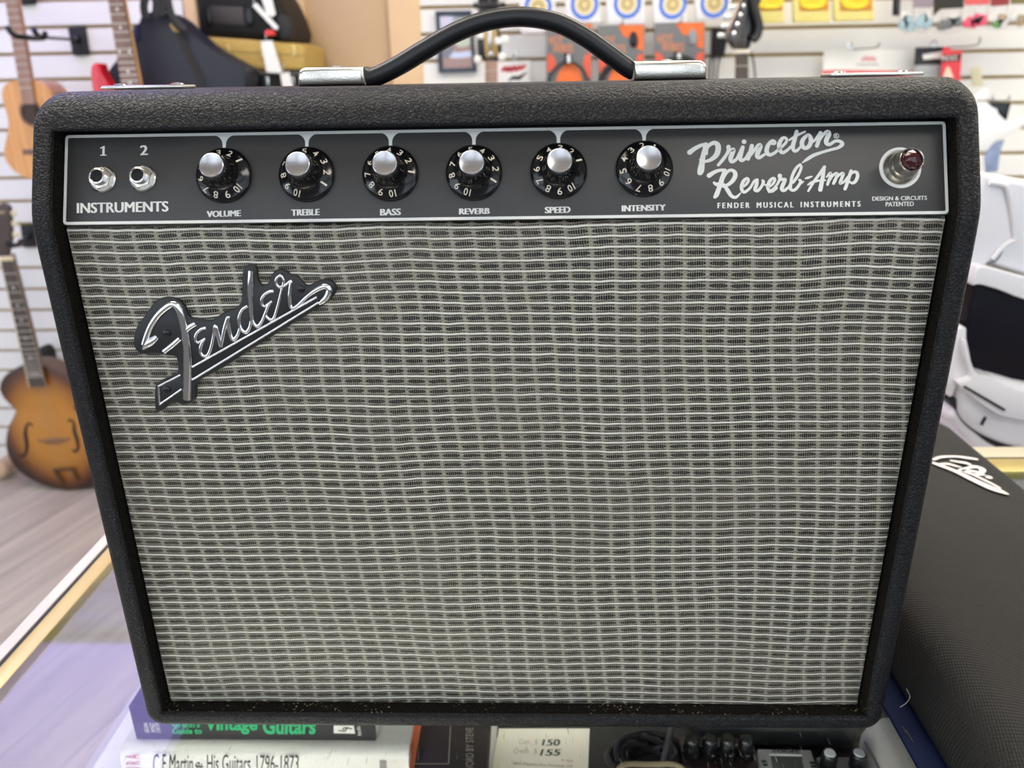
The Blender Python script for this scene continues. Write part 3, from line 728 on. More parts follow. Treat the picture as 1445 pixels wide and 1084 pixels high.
# --- books under the glass
def quadY(pts, y):
    n_ = V3((0, -1, 0)); o_ = V3((0, y, 0)); return [atP(px, py, o_, n_) for px, py in pts]
def quadZ(pts, z): return [atZ(px, py, z) for px, py in pts]
WT = -0.132
x0, x1, yf = atZ(166, 1062, WT).x, atZ(576, 1062, WT).x, 0.118
B = thing('book', 'thick white hardback with black title lettering on its spine, under the glass', 'book', ((x0+x1)/2, yf + .1, SHZ))
o = [(yf + .006, SHZ), (yf + .001, SHZ + .006), (yf, SHZ + .014), (yf, WT - .010), (yf + .002, WT - .004), (yf + .007, WT - .0005), (yf + .012, WT), (yf + .21, WT), (yf + .21, WT - .003), (yf + .012, WT - .004), (yf + .012, SHZ + .004), (yf + .21, SHZ + .004), (yf + .21, SHZ)]
mb = MB(); mb.prism(o, x0, x1, Matrix(((0, 0, 1, 0), (1, 0, 0, 0), (0, 1, 0, 0), (0, 0, 0, 1))), 0); mb.build('cover', pm('white_book_cover', (0.74, 0.73, 0.71), 0.35, var=0.02), B, angle=50)
mb = MB(); mb.box(((x0+x1)/2, yf + .108, (WT+SHZ)/2), (x1-x0-.006, .19, WT-SHZ-.0085)); mb.build('page_block', PAPER, B)
INKB = pm('black_print', (0.03, 0.03, 0.032), 0.5); REDP = pm('dusty_red_print', (0.50, 0.10, 0.13), 0.5)
yt = yf - .0004
for t_, a, b, c in (('C F Martin', (216.5, 1094), (333, 1094), (219.5, 1064)), ('His Guitars', (344, 1094), (430-74, 1094), (344, 1064)), ):
    pass
mb = MB(); mb.text('C F Martin', quadY([(216, 1092), (272, 1092), (216, 1064)], yt)); mb.build('lettering', INKB, B)
mb = MB(); mb.text('&', quadY([(277, 1090), (288, 1082), (273, 1080)], yt)); mb.build('lettering', INKB, B)
mb = MB(); mb.text('His Guitars,', quadY([(292, 1093), (356, 1093), (292, 1065)], yt)); mb.build('lettering', INKB, B)
mb = MB(); mb.text('1796-1873', quadY([(362, 1089), (421, 1089), (362, 1066)], yt)); mb.build('lettering', INKB, B)
mb = MB(); mb.text('G U R A', quadY([(199, 1098), (197, 1065), (179, 1098)], yt)); mb.build('lettering', REDP, B)
for k in range(7):
    mb = MB(); mb.flat([(v.x, v.z) for v in quadY([(536 + k*1.4, 1090), (536.7 + k*1.4, 1090), (536.7 + k*1.4, 1073), (536 + k*1.4, 1073)], yt)], 0, frame((0, yt, 0), (1, 0, 0), (0, 0, 1)))
    mb.build('bar_mark', INKB, B)

T2 = -0.092; ya = atZ(300, 1045.5, WT).y
x0, x1 = atZ(192, 1045.5, WT).x, atZ(531, 1045.5, WT).x
B = thing('book', 'dark softcover guitar guide with green title lettering, lying on the white hardback', 'book', ((x0+x1)/2, ya + .09, WT))
mb = MB(); mb.box(((x0+x1)/2, ya + .09, (WT+T2)/2 + .0004), (x1-x0, .18, T2-WT-.0008), 0.0012); mb.build('cover', pm('dark_book_cover', (0.022, 0.021, 0.025), 0.35), B)
mb = MB(); mb.box(((x0+x1)/2, ya + .0925, (WT+T2)/2), (x1-x0+.0006, .176, T2-WT-.006)); mb.build('page_block', PAPER, B)
GRN = pm('green_print', (0.025, 0.42, 0.17), 0.45); yt = ya - .0004
for t_, q in (("Gruhn's", [(243, 1027), (282, 1027), (243, 1014)]), ('Guide to', [(243, 1036), (285, 1036), (243, 1027.5)]), ('Vintage', [(289, 1036.5), (363, 1036.5), (289, 1012)]), ('Guitars', [(371, 1036.5), (445, 1036.5), (371, 1013)])):
    mb = MB(); mb.text(t_, quadY(q, yt), .03); mb.build('lettering', GRN, B)
for t_, xa in (('GRUHN', 203), ('AND', 211.5), ('CARTER', 219)):
    mb = MB(); mb.text(t_, quadY([(xa + 8, 1034), (xa + 5, 1020.5), (xa + 2, 1034)], yt)); mb.build('lettering', INK, B)
mb = MB(); mb.flat([(v.x, v.z) for v in quadY([(471, 1035), (501, 1035.4), (499, 1024), (471, 1024)], yt)], 0, frame((0, yt, 0), (1, 0, 0), (0, 0, 1))); mb.build('publisher_mark', INK, B)
mb = MB(); q = quadY([(478, 1031), (486, 1032), (490, 1028), (497, 1029), (487, 1027), (484, 1030)], yt - .0003); mb.ribbon([(v.x, v.z) for v in q], [.0012]*6, frame((0, yt - .0003, 0), (1, 0, 0), (0, 0, 1))); mb.build('publisher_mark', BLACK, B)
mb = MB(); mb.text('books', quadY([(510, 1038), (508, 1025), (504, 1038)], yt)); mb.build('lettering', INK, B)

DT = SHZ + 0.022
pc = quadZ([(590, 1030), (688, 1030)], DT); xl, xr = pc[0].x, pc[1].x
B = thing('book', 'dark book with orange edge lying beside the white hardback, under the glass', 'book', ((xl+xr)/2, .12, SHZ))
mb = MB(); mb.box(((xl+xr)/2 + .002, .115, DT - .0015), (xr-xl, .25, .003), 0.0008); mb.box(((xl+xr)/2 + .002, .115, SHZ + .0015), (xr-xl, .25, .003), 0.0008); mb.build('cover', pm('dark_brown_cover', (0.020, 0.014, 0.014), 0.35), B)
mb = MB(); mb.box(((xl+xr)/2, .115, (DT+SHZ)/2), (xr-xl-.006, .244, DT-SHZ-.006)); mb.build('page_block', PAPER, B)
mb = MB(); mb.tube([(xl - .001, -.01, (DT+SHZ)/2), (xl - .001, .24, (DT+SHZ)/2)], [.0115]*2, 14); mb.build('spine', pm('orange_book_spine', (0.62, 0.13, 0.05), 0.45, var=0.15, vs=60), B)
GOLDP = pm('pale_print', (0.42, 0.36, 0.30), 0.5)
mb = MB(); mb.text('FOREWORD BY STEVE', quadZ([(668.5, 1112), (668, 1027), (657, 1112)], DT + .0004)); mb.build('lettering', GOLDP, B)
for a, b in (((636, 1020), (633, 1078)), ((633, 1078), (584, 1078))):
    A_, B_ = quadZ([a, b], DT + .0003); mb = MB(); mb.ribbon([(A_.x, A_.y), (B_.x, B_.y)], [.0008]*2, Matrix.Translation((0, 0, DT + .0003))); mb.build('border_line', GOLDP, B)

pc = quadZ([(693, 1088), (830, 1088), (832, 1029), (704, 1029)], MZ + .002)
pc = quadZ([(690, 1110), (829, 1110), (832, 1028), (704, 1028)], MZ + .001)
B = thing('price_card', 'cream price card with handwritten cash and credit prices under the glass', 'card', tuple(sum(pc, V3((0, 0, 0)))/4))
mb = MB(); mb.prism([(v.x, v.y) for v in pc], MZ, MZ + .0008); mb.build('card', CREAMC, B)
cz = MZ + .0011
for t_, q, m in (('Cash   $', [(732, 1051), (758, 1051.5), (733, 1043.5)], 'tan'), ('150', [(765, 1052.5), (789, 1052.5), (767, 1043.5)], 'k'),
                 ('Credit   $', [(724, 1064), (757, 1064.5), (725.5, 1056)], 'tan'), ('155', [(762, 1066.5), (789, 1066.5), (765, 1057.5)], 'k'),
                 ('+ tax', [(792, 1075.5), (809, 1076), (792.5, 1071)], 'r'), ('3829 Pleasant Ave, Portland, OR', [(723, 1079.5), (808, 1084), (724, 1075.5)], 'g')):
    m = {'tan': pm('faded_print', (0.50, 0.42, 0.28), 0.6), 'k': pm('marker_ink', (0.05, 0.07, 0.06), 0.6), 'r': pm('faded_red_print', (0.6, 0.30, 0.26), 0.6), 'g': pm('grey_print', (0.22, 0.19, 0.15), 0.6)}[m]
    mb = MB(); k_ = (-1, 0, 1) if t_ in ('150', '155') else (0,)
    for k in k_: mb.text(t_, [v + V3((k*.0004, 0, k*1e-5)) for v in quadZ(q, cz)])
    mb.build('lettering', m, B)

# --- pedals and leads in the case
rnd = random.Random(5)
def zt(px, py, z): return atZ(px, py, z)
CORD = pm('black_cord', (0.016, 0.016, 0.017), 0.45)
c0 = zt(912, 1066, MZ + .02)
cab = MB(); 
for k in range(7):
    r = 0.017 + .0028*k; pts = []
    for j in range(25):
        a = 2*math.pi*j/24*0.93 + k*0.7
        pts.append((c0.x + r*1.05*math.cos(a), c0.y + r*.8*math.sin(a), MZ + .005 + .0045*(k % 4) + .008*(1 + math.sin(a*2 + k))*.5))
    cab.tube(smooth_pts(pts, 2), 0.0032, 8)
tag(cab.build('coiled_lead', CORD, loc=(c0.x, c0.y, MZ)), 'coiled black lead lying beside the price card under the glass', 'cable')
cab = MB(); pts = [zt(948, 1028, MZ + .03), zt(942, 1050, MZ + .036), zt(934, 1085, MZ + .03), zt(930, 1110, MZ + .01)]
cab.tube(smooth_pts(pts, 5), 0.0028, 8); tag(cab.build('loose_lead', pm('grey_cord', (0.06, 0.06, 0.06), 0.4)), 'single dark grey lead end crossing over the coiled black lead', 'cable')
cab = MB(); cc = zt(920, 1096, MZ + .035); cab.tube([(cc.x + .030*math.cos(R_(a)), cc.y + .016*math.sin(R_(a)), MZ + .0345 + .003*math.sin(R_(a*3))) for a in range(0, 360, 15)], 0.0024, 8, closed=True)
tag(cab.build('tan_cord', pm('tan_cord_cover', (0.30, 0.24, 0.15), 0.6)), 'tan cord ring in front of the coiled black lead under the glass', 'cable')
# black four knob pedal
PT = MZ + .032
a, b = zt(962, 1062, PT), zt(1072, 1062, PT)
B = thing('effects_pedal', 'dark effects pedal with four black knobs in the display case', 'pedal', ((a.x+b.x)/2, a.y - .03, MZ))
mb = MB(); mb.box(((a.x+b.x)/2, a.y - .035, (PT + MZ)/2 - .003), (b.x-a.x, .12, PT-MZ-.006), 0.003); mb.build('enclosure', pm('maroon_black_enamel', (0.030, 0.014, 0.016), 0.35), B)
for i, kx in enumerate((976, 1001, 1026, 1052)):
    c = zt(kx, 1058, PT); mb = MB(); mb.lathe([(.0085, -.006), (.0085, 0), (.0072, .001), (.0066, .012), (.005, .014), (0, .014)], 24, Matrix.Translation(c)); mb.build('knob', BLACKG, B)
c = zt(1015, 1058, PT); mb = MB(); mb.box((c.x, c.y, PT - .0058), (.066, .003, .0006)); mb.build('pink_stripe', pm('dusty_pink_print', (0.30, 0.15, 0.15), 0.5), B)
# grey multi effects pedal with screen
PT = MZ + .034
q = [zt(*p, PT) for p in ((1078, 1110), (1162, 1110), (1145, 1057), (1069, 1055.5))]
B = thing('effects_pedal', 'silver grey multi effects pedal with small square screen in the display case', 'pedal', ((q[0].x+q[1].x)/2, q[0].y, MZ))
GREYP = pm('silver_grey_plastic', (0.30, 0.30, 0.31), 0.4)
mb = MB(); mb.prism([(v.x, v.y) for v in q], MZ, PT, None, 0.003); mb.build('housing', GREYP, B)
q = [zt(*p, PT + .0006) for p in ((1094, 1108), (1140, 1108), (1131, 1066), (1087, 1065))]
mb = MB(); mb.prism([(v.x, v.y) for v in q], PT - .001, PT + .0005); SCR = mb.build('screen', pm('grey_green_lcd', (0.055, 0.062, 0.055), 0.2), B)
A_, B_ = zt(1086, 1065, PT + .001), zt(1131, 1066, PT + .001); mb = MB(); mb.tube([A_, B_], .0009, 6); mb.build('screen_bezel', pm('pale_grey_bezel', (0.6, 0.6, 0.58), 0.3), B)
mb = MB()
for k in (-1, 0, 1): mb.text('ZOOM', [v + V3((k*.0004, 0, k*1e-5)) for v in quadZ([(1089, 1061.5), (1126, 1062.5), (1088, 1057.8)], PT + .0004)])
mb.build('lettering', INKB, B)
for p in ((1078, 1075), (1080, 1080), (1146, 1077), (1148, 1082)):
    c = zt(*p, PT); mb = MB(); mb.box((c.x, c.y, PT + .0004), (.004, .002, .0008)); mb.build('button', BLACK, B)
# small grey pedal with two white capped knobs
PT = MZ + .03
a, b = zt(1153, 1073, PT), zt(1211, 1073, PT)
B = thing('effects_pedal', 'small grey pedal with two white capped black knobs in the display case', 'pedal', ((a.x+b.x)/2, a.y - .03, MZ))
mb = MB(); mb.box(((a.x+b.x)/2, a.y - .045, (PT+MZ)/2), (b.x-a.x, .10, PT-MZ), 0.003); mb.build('enclosure', pm('cool_grey_enamel', (0.17, 0.18, 0.18), 0.4), B)
for kx in (1168, 1209):
    c = zt(kx, 1082, PT); mb = MB(); mb.lathe([(.0072, 0), (.0068, .014), (.006, .0152), (.0045, .0156)], 24, Matrix.Translation(c)); K = mb.build('knob', BLACKG, B)
    mb = MB(); mb.lathe([(.0048, .0155), (.0044, .0165), (0, .0166)], 20, Matrix.Translation(c)); mb.build('cap', WHITE, K)
# long grey case behind the pedals
a, b = zt(985, 1049, MZ + .01), zt(1213, 1049, MZ + .01)
mb = MB(); mb.box(((a.x+b.x)/2, a.y + .03, MZ + .016), (b.x-a.x, .06, .032), 0.010, 4)
tag(mb.build('long_case', pm('charcoal_case', (0.10, 0.10, 0.10), 0.4), loc=((a.x+b.x)/2, a.y + .03, MZ)), 'long dark grey rounded case lying behind the pedals', 'case')
# pale moulded box at the right of the case
PT = -0.115
q = [zt(*p, PT) for p in ((1216, 1120), (1216, 1030), (1222, 1018), (1236, 1013), (1252, 1011))]
x0 = atZ(1220, 1016, PT).x; x1 = x0 + .09; yb_ = atZ(1220, 1013, PT).y
B = thing('moulded_box', 'pale grey moulded plastic box at the right of the pedals in the case', 'box', ((x0+x1)/2, .03, MZ))
o = [(x0, MZ), (x0 + .001, PT - .02), (x0 + .007, PT - .006), (x0 + .018, PT), (x1 - .02, PT), (x1 - .008, PT - .006), (x1, PT - .02), (x1, MZ)]
mb = MB(); mb.prism(o, 0, .16, frame((0, yb_, 0), (1, 0, 0), (0, 0, 1)), 0.006, 3); mb.build('shell', pm('warm_grey_shell', (0.50, 0.48, 0.44), 0.45, var=0.04), B)
mb = MB(); mb.box((x0 - .0006, yb_ - .04, (MZ + PT)/2 - .006), (.0016, .06, PT - MZ - .022), .0006); mb.build('shaded_side', pm('mid_grey_shade', (0.24, 0.25, 0.24), 0.5), B)  # shade of the left side, put in as a darker grey plate

# --- black soft case on the counter, on a blue card
tag(MB().box((0.300, -0.10, 0.002), (0.062, 0.46, 0.003), 0.001).build('blue_folder', pm('navy_blue_card', (0.003, 0.009, 0.045), 0.6, spec=0.1), loc=(0.3, -.1, .0005)), 'glossy navy blue folder sticking out from under the black soft case', 'folder')
blue = bpy.data.objects['blue_folder']
for k, (px, py) in enumerate(((1276, 1030), (1281, 1035), (1286, 1043))):
    c = atZ(px, py, .0038); mb = MB(); mb.box((c.x, c.y, .0037), (.0010, .006, .0004)); mb.build('printed_mark', BLACK, blue)
BZ = 0.0037
prof = [(0.288, BZ), (0.2865, BZ + .008), (0.288, BZ + .022), (0.293, BZ + .038), (0.302, BZ + .048), (0.318, BZ + .0545), (0.345, BZ + .057), (0.40, BZ + .058), (0.46, BZ + .0575), (0.478, BZ + .055), (0.487, BZ + .048), (0.4905, BZ + .03), (0.489, BZ)]
B = thing('soft_case', 'black fabric soft case with white script logo lying right of the amplifier', 'bag', (0.39, 0.02, BZ))
pr = smooth_pts([(x, z, 0) for x, z in prof], 3); ys = [-.42, -.418, -.41] + [-.40 + .02*k for k in range(41)] + [.41, .418, .42]
vs, fs = [], []; mcount = len(pr)
for y in ys:
    e = 1 - max(0, (abs(y) - .405)/.015)**2*.25
    for p in pr:
        w = .0012*math.sin(y*23 + p.x*31)*math.sin(p.x*40) if p.y > BZ + .04 else 0
        vs.append((.389 + (p.x - .389)*(1 - (1-e)*.12) - .0, y, BZ + (p.y - BZ)*e + w))
for i in range(len(ys)-1):
    for k in range(mcount): fs.append((i*mcount+k, i*mcount+(k+1) % mcount, (i+1)*mcount+(k+1) % mcount, (i+1)*mcount+k))
fs += [tuple(range(mcount-1, -1, -1)), tuple((len(ys)-1)*mcount + k for k in range(mcount))]
mb = MB(); mb.raw(vs, fs); mb.build('fabric_body', TWILL, B, angle=60)
mb = MB()
zl = BZ + .0592
lg = lambda x, y: atZ(1245 + x/5.42, 600 + y/5.42, zl)
ks = (atZ(1400, 680, zl) - atZ(1390, 680, zl)).length/10/5.42
for k, st in enumerate(([(395,262,24),(455,243,26),(560,240,24),(650,250,32),(718,260,26)], [(430,300,20),(500,296,26),(560,312,24),(600,322,14)], [(530,272,20),(590,282,26),(640,290,30),(672,302,20)],
           [(600,345,30),(650,330,26),(710,318,34),(765,338,38),(752,362,30),(690,352,26),(625,348,30),(690,375,26),(770,378,26)],
           [(400,292,30),(455,312,34),(560,352,36),(700,420,44),(820,475,50),(900,505,44),(960,528,14)], [(680,372,20),(770,415,22),(850,455,20),(900,482,16)])):
    q = [lg(x, y) for x, y, w in st]; mb.ribbon([(v.x, v.y) for v in q], [w*ks*1.35 for _, _, w in st], Matrix.Translation((0, 0, zl + k*2e-5)))
v = lg(815, 398); mb.disc((v.x, v.y), 26*ks, zl)
mb.build('script_logo', pm('pinkish_white_print', (0.84, 0.78, 0.75), 0.5), B)
th = MB(); th.tube(smooth_pts([atZ(1270, 998, .012), atZ(1279, 992, .016), atZ(1284, 983, .022), atZ(1279, 972, .03)], 5), .00018, 5)
tag(th.build('loose_thread', pm('pale_thread', (0.7, 0.68, 0.62), 0.6)), 'pale loose thread clinging to the black soft case by the blue folder', 'thread')

# ================================================================== things on and before the slatwall
def WF(y): return frame((0, y, 0), (1, 0, 0), (0, 0, 1))
def pts(px, y): return [(p.x, p.z) for p in (atY(a, b, y) for a, b in px)]
def plate(mb, px, y, thick, bev=0.0, seg=2, n=0):
    """outline traced at distance y, given real thickness going back"""
    o = pts(px, y)
    if n: o = [(p.x, p.y) for p in smooth_pts([(a, b, 0) for a, b in o], n, True)]
    return mb.prism(o, -thick, 0, WF(y), bev, seg)
def bar(mb, a, b, y, r, n=8):
    return mb.tube([atY(*a, y), atY(*b, y)], r, n)
SPRUCE = wood('amber_spruce', (0.62, 0.27, 0.075), (0.76, 0.38, 0.13), 2, 60)
MAHOG = wood('pale_mahogany', (0.46, 0.22, 0.14), (0.58, 0.32, 0.22), 2, 60)
ROSE = wood('rosewood', (0.13, 0.065, 0.05), (0.23, 0.125, 0.10), 2, 70)
BROWNF = wood('brown_fingerboard', (0.30, 0.16, 0.11), (0.42, 0.245, 0.18), 2, 70, 0.5)
MAPLE = wood('amber_maple', (0.64, 0.36, 0.13), (0.75, 0.47, 0.21), 2, 50)
EBONY = pm('dark_fingerboard', (0.045, 0.032, 0.026), 0.45, var=0.2)
PEARL = pm('pearl', (0.80, 0.78, 0.74), 0.25)
FRETM = pm('fret_wire', (0.72, 0.68, 0.60), 0.35, 0.6)
def symm(left, axis):
    return list(left) + [(2*axis(y) - x, y) for x, y in reversed(left)]
def fretboard(t, pxl, pxr, y0, y1, Y, m, frets, dots=(), thick=0.006, dotm=None):
    """fingerboard between pixel rows y0 (top) and y1, with frets and dots as parts"""
    mb = MB(); plate(mb, [(pxl(y0), y0), (pxr(y0), y0), (pxr(y1), y1), (pxl(y1), y1)], Y, thick); fb = mb.build('fingerboard', m, t)
    for f in frets:
        mb = MB(); bar(mb, (pxl(f), f + .4), (pxr(f), f - .4), Y - .0003, .0012, 6); mb.build('fret', FRETM, fb)
    for d in dots:
        py, offs = d if isinstance(d, tuple) else (d, (0,))
        for k in offs:
            c = atY((pxl(py) + pxr(py))/2 + k, py, Y - .0004); mb = MB(); mb.disc((c.x, c.z), 0.0036, 0, WF(Y - .0006)); mb.build('inlay', dotm or PEARL, fb)
    return fb
STRM = pm('dull_bronze_string', (0.40, 0.33, 0.26), 0.5, 0.4)
def strings(t, tops, bots, Y0, Y1, r=0.0003):
    for a, b in zip(tops, bots):
        mb = MB(); mb.tube([atY(*a, Y0), atY(*b, Y1)], r, 5); mb.build('string', STRM, t)

# --- small acoustic guitar on the left wall
Y = 2.02; ax = lambda y: 40 + .168*(y - 146)
left = [(24,113.5),(14,115.5),(6,121),(2.7,129),(3,138),(6.6,150),(10.2,163),(12,176),(9.5,194),(6.4,208),(6.5,220),(11,231),(22,243),(38,251),(52,255)]
t = thing('acoustic_guitar', 'small amber acoustic guitar hanging at the far left of the slatwall', 'guitar', tuple(atY(50, 185, Y)))
out = symm(left, ax)
mb = MB(); plate(mb, out, Y, 0.085, 0, 2, 3); mb.build('body', MAHOG, t)
mb = MB(); plate(mb, out, Y - .001, 0.004, 0.001, 1, 3); mb.build('soundboard', SPRUCE, t)
c = atY(46, 160, Y); mb = MB(); mb.disc((c.x, c.z), 0.031, 0, WF(Y - .0056), 32); mb.build('sound_hole', pm('sound_hole_dark', (0.03, 0.018, 0.012), 0.8), t)
mb = MB(); mb.ring((c.x, c.z), 0.035, 0.004, 0, WF(Y - .0054)); mb.build('rosette', ROSE, t)
nl, nr = (lambda y: ax(y) - 8.8), (lambda y: ax(y) + 8.8)
fretboard(t, nl, nr, -40, 147, Y - .012, BROWNF, [-30 + 11*k for k in range(15)])
mb = MB(); plate(mb, [(nl(-40) + 1, -40), (nr(-40) - 1, -40), (nr(118) - 1, 118), (nl(118) + 1, 118)], Y - .006, 0.022, 0.004); mb.build('neck', MAHOG, t)
mb = MB(); plate(mb, [(nl(-40), -40), (nl(-40) - 4, -50), (nl(-95) - 5, -95), (nr(-95) + 5, -95), (nr(-40) + 4, -50), (nr(-40), -40)], Y - .004, 0.014, 0.002); HS = mb.build('headstock', MAHOG, t)
for s in (-1, 1):
    for k in range(3):
        py = -58 - 13*k; c = atY(ax(py) + s*17, py, Y); mb = MB(); mb.box(tuple(c), (.018, .008, .012), .003); mb.build('tuning_peg', PEARL, HS)
mb = MB(); plate(mb, [(ax(214) - 20, 211), (ax(214) + 20, 210), (ax(218) + 20, 217), (ax(218) - 20, 218)], Y - .005, 0.006, 0.002); mb.build('bridge', ROSE, t)
strings(t, [(ax(-40) + k, -40) for k in (-6, -3.6, -1.2, 1.2, 3.6, 6)], [(ax(214) + k*1.1, 214) for k in (-6, -3.6, -1.2, 1.2, 3.6, 6)], Y - .016, Y - .013)

# --- wall hangers
def hanger(label, cx, cy, plate_px, arm=None, group=None, yoke_y=1.93, yoke=()):
    p = plate_px; t = thing('guitar_hanger', label, 'hanger', tuple(atY(p[0][0], p[0][1], WALLY - .001)), group)
    mb = MB(); plate(mb, p, WALLY - .013, 0.012, 0.002); mb.build('wall_plate', BLACK, t)
    if arm:
        a, b = arm; A_, B_ = atY(*a, WALLY - .012), atY(*b, yoke_y)
        mb = MB(); mb.lathe([(.012, 0), (.011, .012), (.006, .016)], 20, frame(tuple(A_), (1, 0, 0), (0, 0, 1))); mb.build('boss', BLACKG, t)
        mb = MB(); mb.tube([A_, A_.lerp(B_, .5), B_], 0.0042, 8); mb.build('arm', BLACK, t)
        for o in yoke:
            mb = MB(); mb.tube(smooth_pts([atY(px, py, yoke_y - d) for px, py, d in o], 5), 0.0075, 10); mb.build('padded_prong', RUBBER, t)
    return t
hanger('black guitar hanger with padded yoke beside the small acoustic guitar', 0, 0, [(95, 38), (118.5, 36.5), (124.5, 75), (122, 77.5), (104.5, 78.5), (101.5, 75)], ((109, 56), (62, 53)), None, 1.93, ([(11, 37, .05), (14, 44, .05), (22, 50.5, .04), (38, 53, .01), (52, 54, 0), (61, 53.5, 0)], [(47, 40, .05), (50, 46, .04), (56, 52, .01), (61, 53.5, 0), (64, 47, .01)]))
hanger('black hanger plate cut by the top edge above the padded yoke hanger', 0, 0, [(26, -30), (46, -32), (48.5, 4), (46, 6), (30, 7), (27, 4)])

# --- red electric guitar
Y = 1.80; axr = lambda y: 162.8 + .177*y
out = [(128,110),(127.4,100),(129,92),(134,88.5),(139,91),(143,103),(149,114),(156,122),(164,127),(172,129),(196,129),(212,135),(226,129),(238,120),(247,118.5),(252,127),(247,145),(247,165),(258,190),(268,220),(262,250),(235,272),(190,281),(150,270),(130,245),(126,215),(132,190),(139,165),(137,148),(131,130)]
t = thing('electric_guitar', 'red electric guitar with rosewood fingerboard in front of the dark gig bag', 'guitar', tuple(atY(190, 190, Y)))
REDL = pm('candy_red_lacquer', (0.62, 0.006, 0.022), 0.18, coat=0.6)
mb = MB(); plate(mb, out, Y, 0.044, 0.005, 3, 3); mb.build('body', REDL, t)
pg = [(140,98),(145,110),(152,119),(160,127),(190,131),(214,140),(232,133),(238,150),(236,180),(240,215),(225,240),(205,225),(180,215),(160,190),(150,160),(142,135),(137,112)]
mb = MB(); plate(mb, pg, Y - .001, 0.002, 0, 2, 2); mb.build('pickguard', pm('red_pearl_pickguard', (0.55, 0.02, 0.04), 0.2), t)
for k, yy in enumerate((165, 190, 215)):
    mb = MB(); c = atY(axr(yy), yy, Y - .004); mb.box(tuple(c), (.085, .012, .018), .006, 3); mb.build('pickup', PEARL, t)
mb = MB(); c = atY(axr(240), 240, Y - .004); mb.box(tuple(c), (.075, .014, .03), .003); mb.build('bridge', STEEL, t)
nl, nr = (lambda y: axr(y) - 10.6 - y*.018), (lambda y: axr(y) + 10.6 + y*.018)
fretboard(t, nl, nr, -60, 135, Y - .016, ROSE, [-48, -31, -14, 6, 20, 33, 45, 57, 69, 78, 88, 97, 106, 114, 122, 130], [-22, 13, 39, (73, (-7, 7)), 101, 117], 0.007)
mb = MB(); plate(mb, [(nl(-60), -60), (nr(-60), -60), (nr(150), 150), (nl(150), 150)], Y - .010, 0.020, 0.003); mb.build('neck', MAPLE, t)
mb = MB(); plate(mb, [(nl(-60), -60), (nl(-60) - 4, -75), (nl(-140) - 6, -135), (nl(-140) + 8, -160), (nr(-130) + 10, -150), (nr(-100) + 16, -110), (nr(-60) + 3, -72), (nr(-60), -60)], Y - .006, 0.014, 0.003, 2, 2); HS = mb.build('headstock', MAPLE, t)
for k in range(6):
    c = atY(nl(-140) - 6 + k*1.5, -80 - 11*k, Y); mb = MB(); mb.box((c.x - .012, c.y + .01, c.z), (.022, .008, .014), .003); mb.build('tuning_peg', STEEL, HS)
strings(t, [(axr(-60) + k, -60) for k in (-7.5, -4.5, -1.5, 1.5, 4.5, 7.5)], [(axr(238) + k*1.3, 238) for k in (-7.5, -4.5, -1.5, 1.5, 4.5, 7.5)], Y - .019, Y - .014)

# --- sunburst archtop low on the left
Y = 2.04; ax = lambda y: 76 + .30*(y - 622) if y > 546 else 53.2 + .245*(y - 546)
left = [(40,514),(29,516.5),(11,526.5),(2,537.5),(0,549),(5,561),(15,571.5),(22,579),(19,589),(12,603),(9,618),(9,632),(14,648),(25,664),(44,677),(65,686),(90,691)]
out = symm(left, lambda y: 76 + .30*(y - 622))
oc = atY(73, 606, Y)
t = thing('archtop_guitar', 'sunburst archtop guitar with f-holes low at the left by the floor', 'guitar', tuple(oc))
SB_ = sunburst('amber_sunburst', (0.47, 0.20, 0.028), (0.20, 0.062, 0.010), (0.028, 0.010, 0.006), .180, .240)
mb = MB(); plate(mb, out, Y + .004, 0.085, 0.0, 2, 3); mb.build('body', pm('dark_brown_sides', (0.10, 0.035, 0.014), 0.3, coat=0.4), t)
mb = MB(); plate(mb, out, Y, 0.008, 0.006, 4, 3); mb.build('arched_top', SB_, t)
for f in ([(45,600.6),(42,597.5),(38.5,599),(36.6,604),(35.8,613),(37.4,623),(38,632),(36,640),(32,644.5),(28.5,642.5)], [(97,594),(99.5,592.5),(103,595),(104.5,601),(105,609),(108,618),(110,627),(109.5,634),(106,638),(103,635.5)]):
    mb = MB(); q = pts(f, Y - .0012); mb.ribbon(q, [.008, .007, .0075, .0095, .013, .014, .012, .010, .008, .009], WF(Y - .0012)); mb.build('f_hole', pm('f_hole_dark', (0.02, 0.010, 0.006), 0.8), t)
nl, nr = (lambda y: ax(y) - 8.5 - max(0, y - 364)*.016), (lambda y: ax(y) + 8.5 + max(0, y - 364)*.016)
fb = fretboard(t, nl, nr, 368, 546, Y - .020, EBONY, [372 + 14.5*k*(1 - k*.022) for k in range(1, 20)], [406, 431, 452, 477, 505, (527, (-3, 3))], 0.008)
for s, fn in ((-1, nl), (1, nr)):
    mb = MB(); bar(mb, (fn(368), 368), (fn(546), 546), Y - .017, .0028, 6); mb.build('binding', pm('aged_cream_binding', (0.70, 0.58, 0.36), 0.4), fb)
mb = MB(); plate(mb, [(nl(360) + 1, 360), (nr(360) - 1, 360), (nr(525) - 1, 525), (nl(525) + 1, 525)], Y - .012, 0.022, 0.004); mb.build('neck', ROSE, t)
mb = MB(); plate(mb, [(nl(364) - 1, 369), (nr(364) + .5, 368), (nr(364) + .5, 362), (nl(364) - 1, 363)], Y - .022, 0.010, 0.001); mb.build('nut', pm('bone_nut', (0.80, 0.66, 0.42), 0.4), t)
mb = MB(); plate(mb, [(-12, 363), (10, 361), (15.5, 338), (14.2, 303), (12, 291), (2, 287), (-6, 290), (-16, 288), (-26, 293), (-25, 306), (-18, 340)], Y - .012, 0.016, 0.002, 2); HS = mb.build('headstock', pm('worn_dark_headstock', (0.070, 0.050, 0.042), 0.5, var=0.4, vs=30), t)
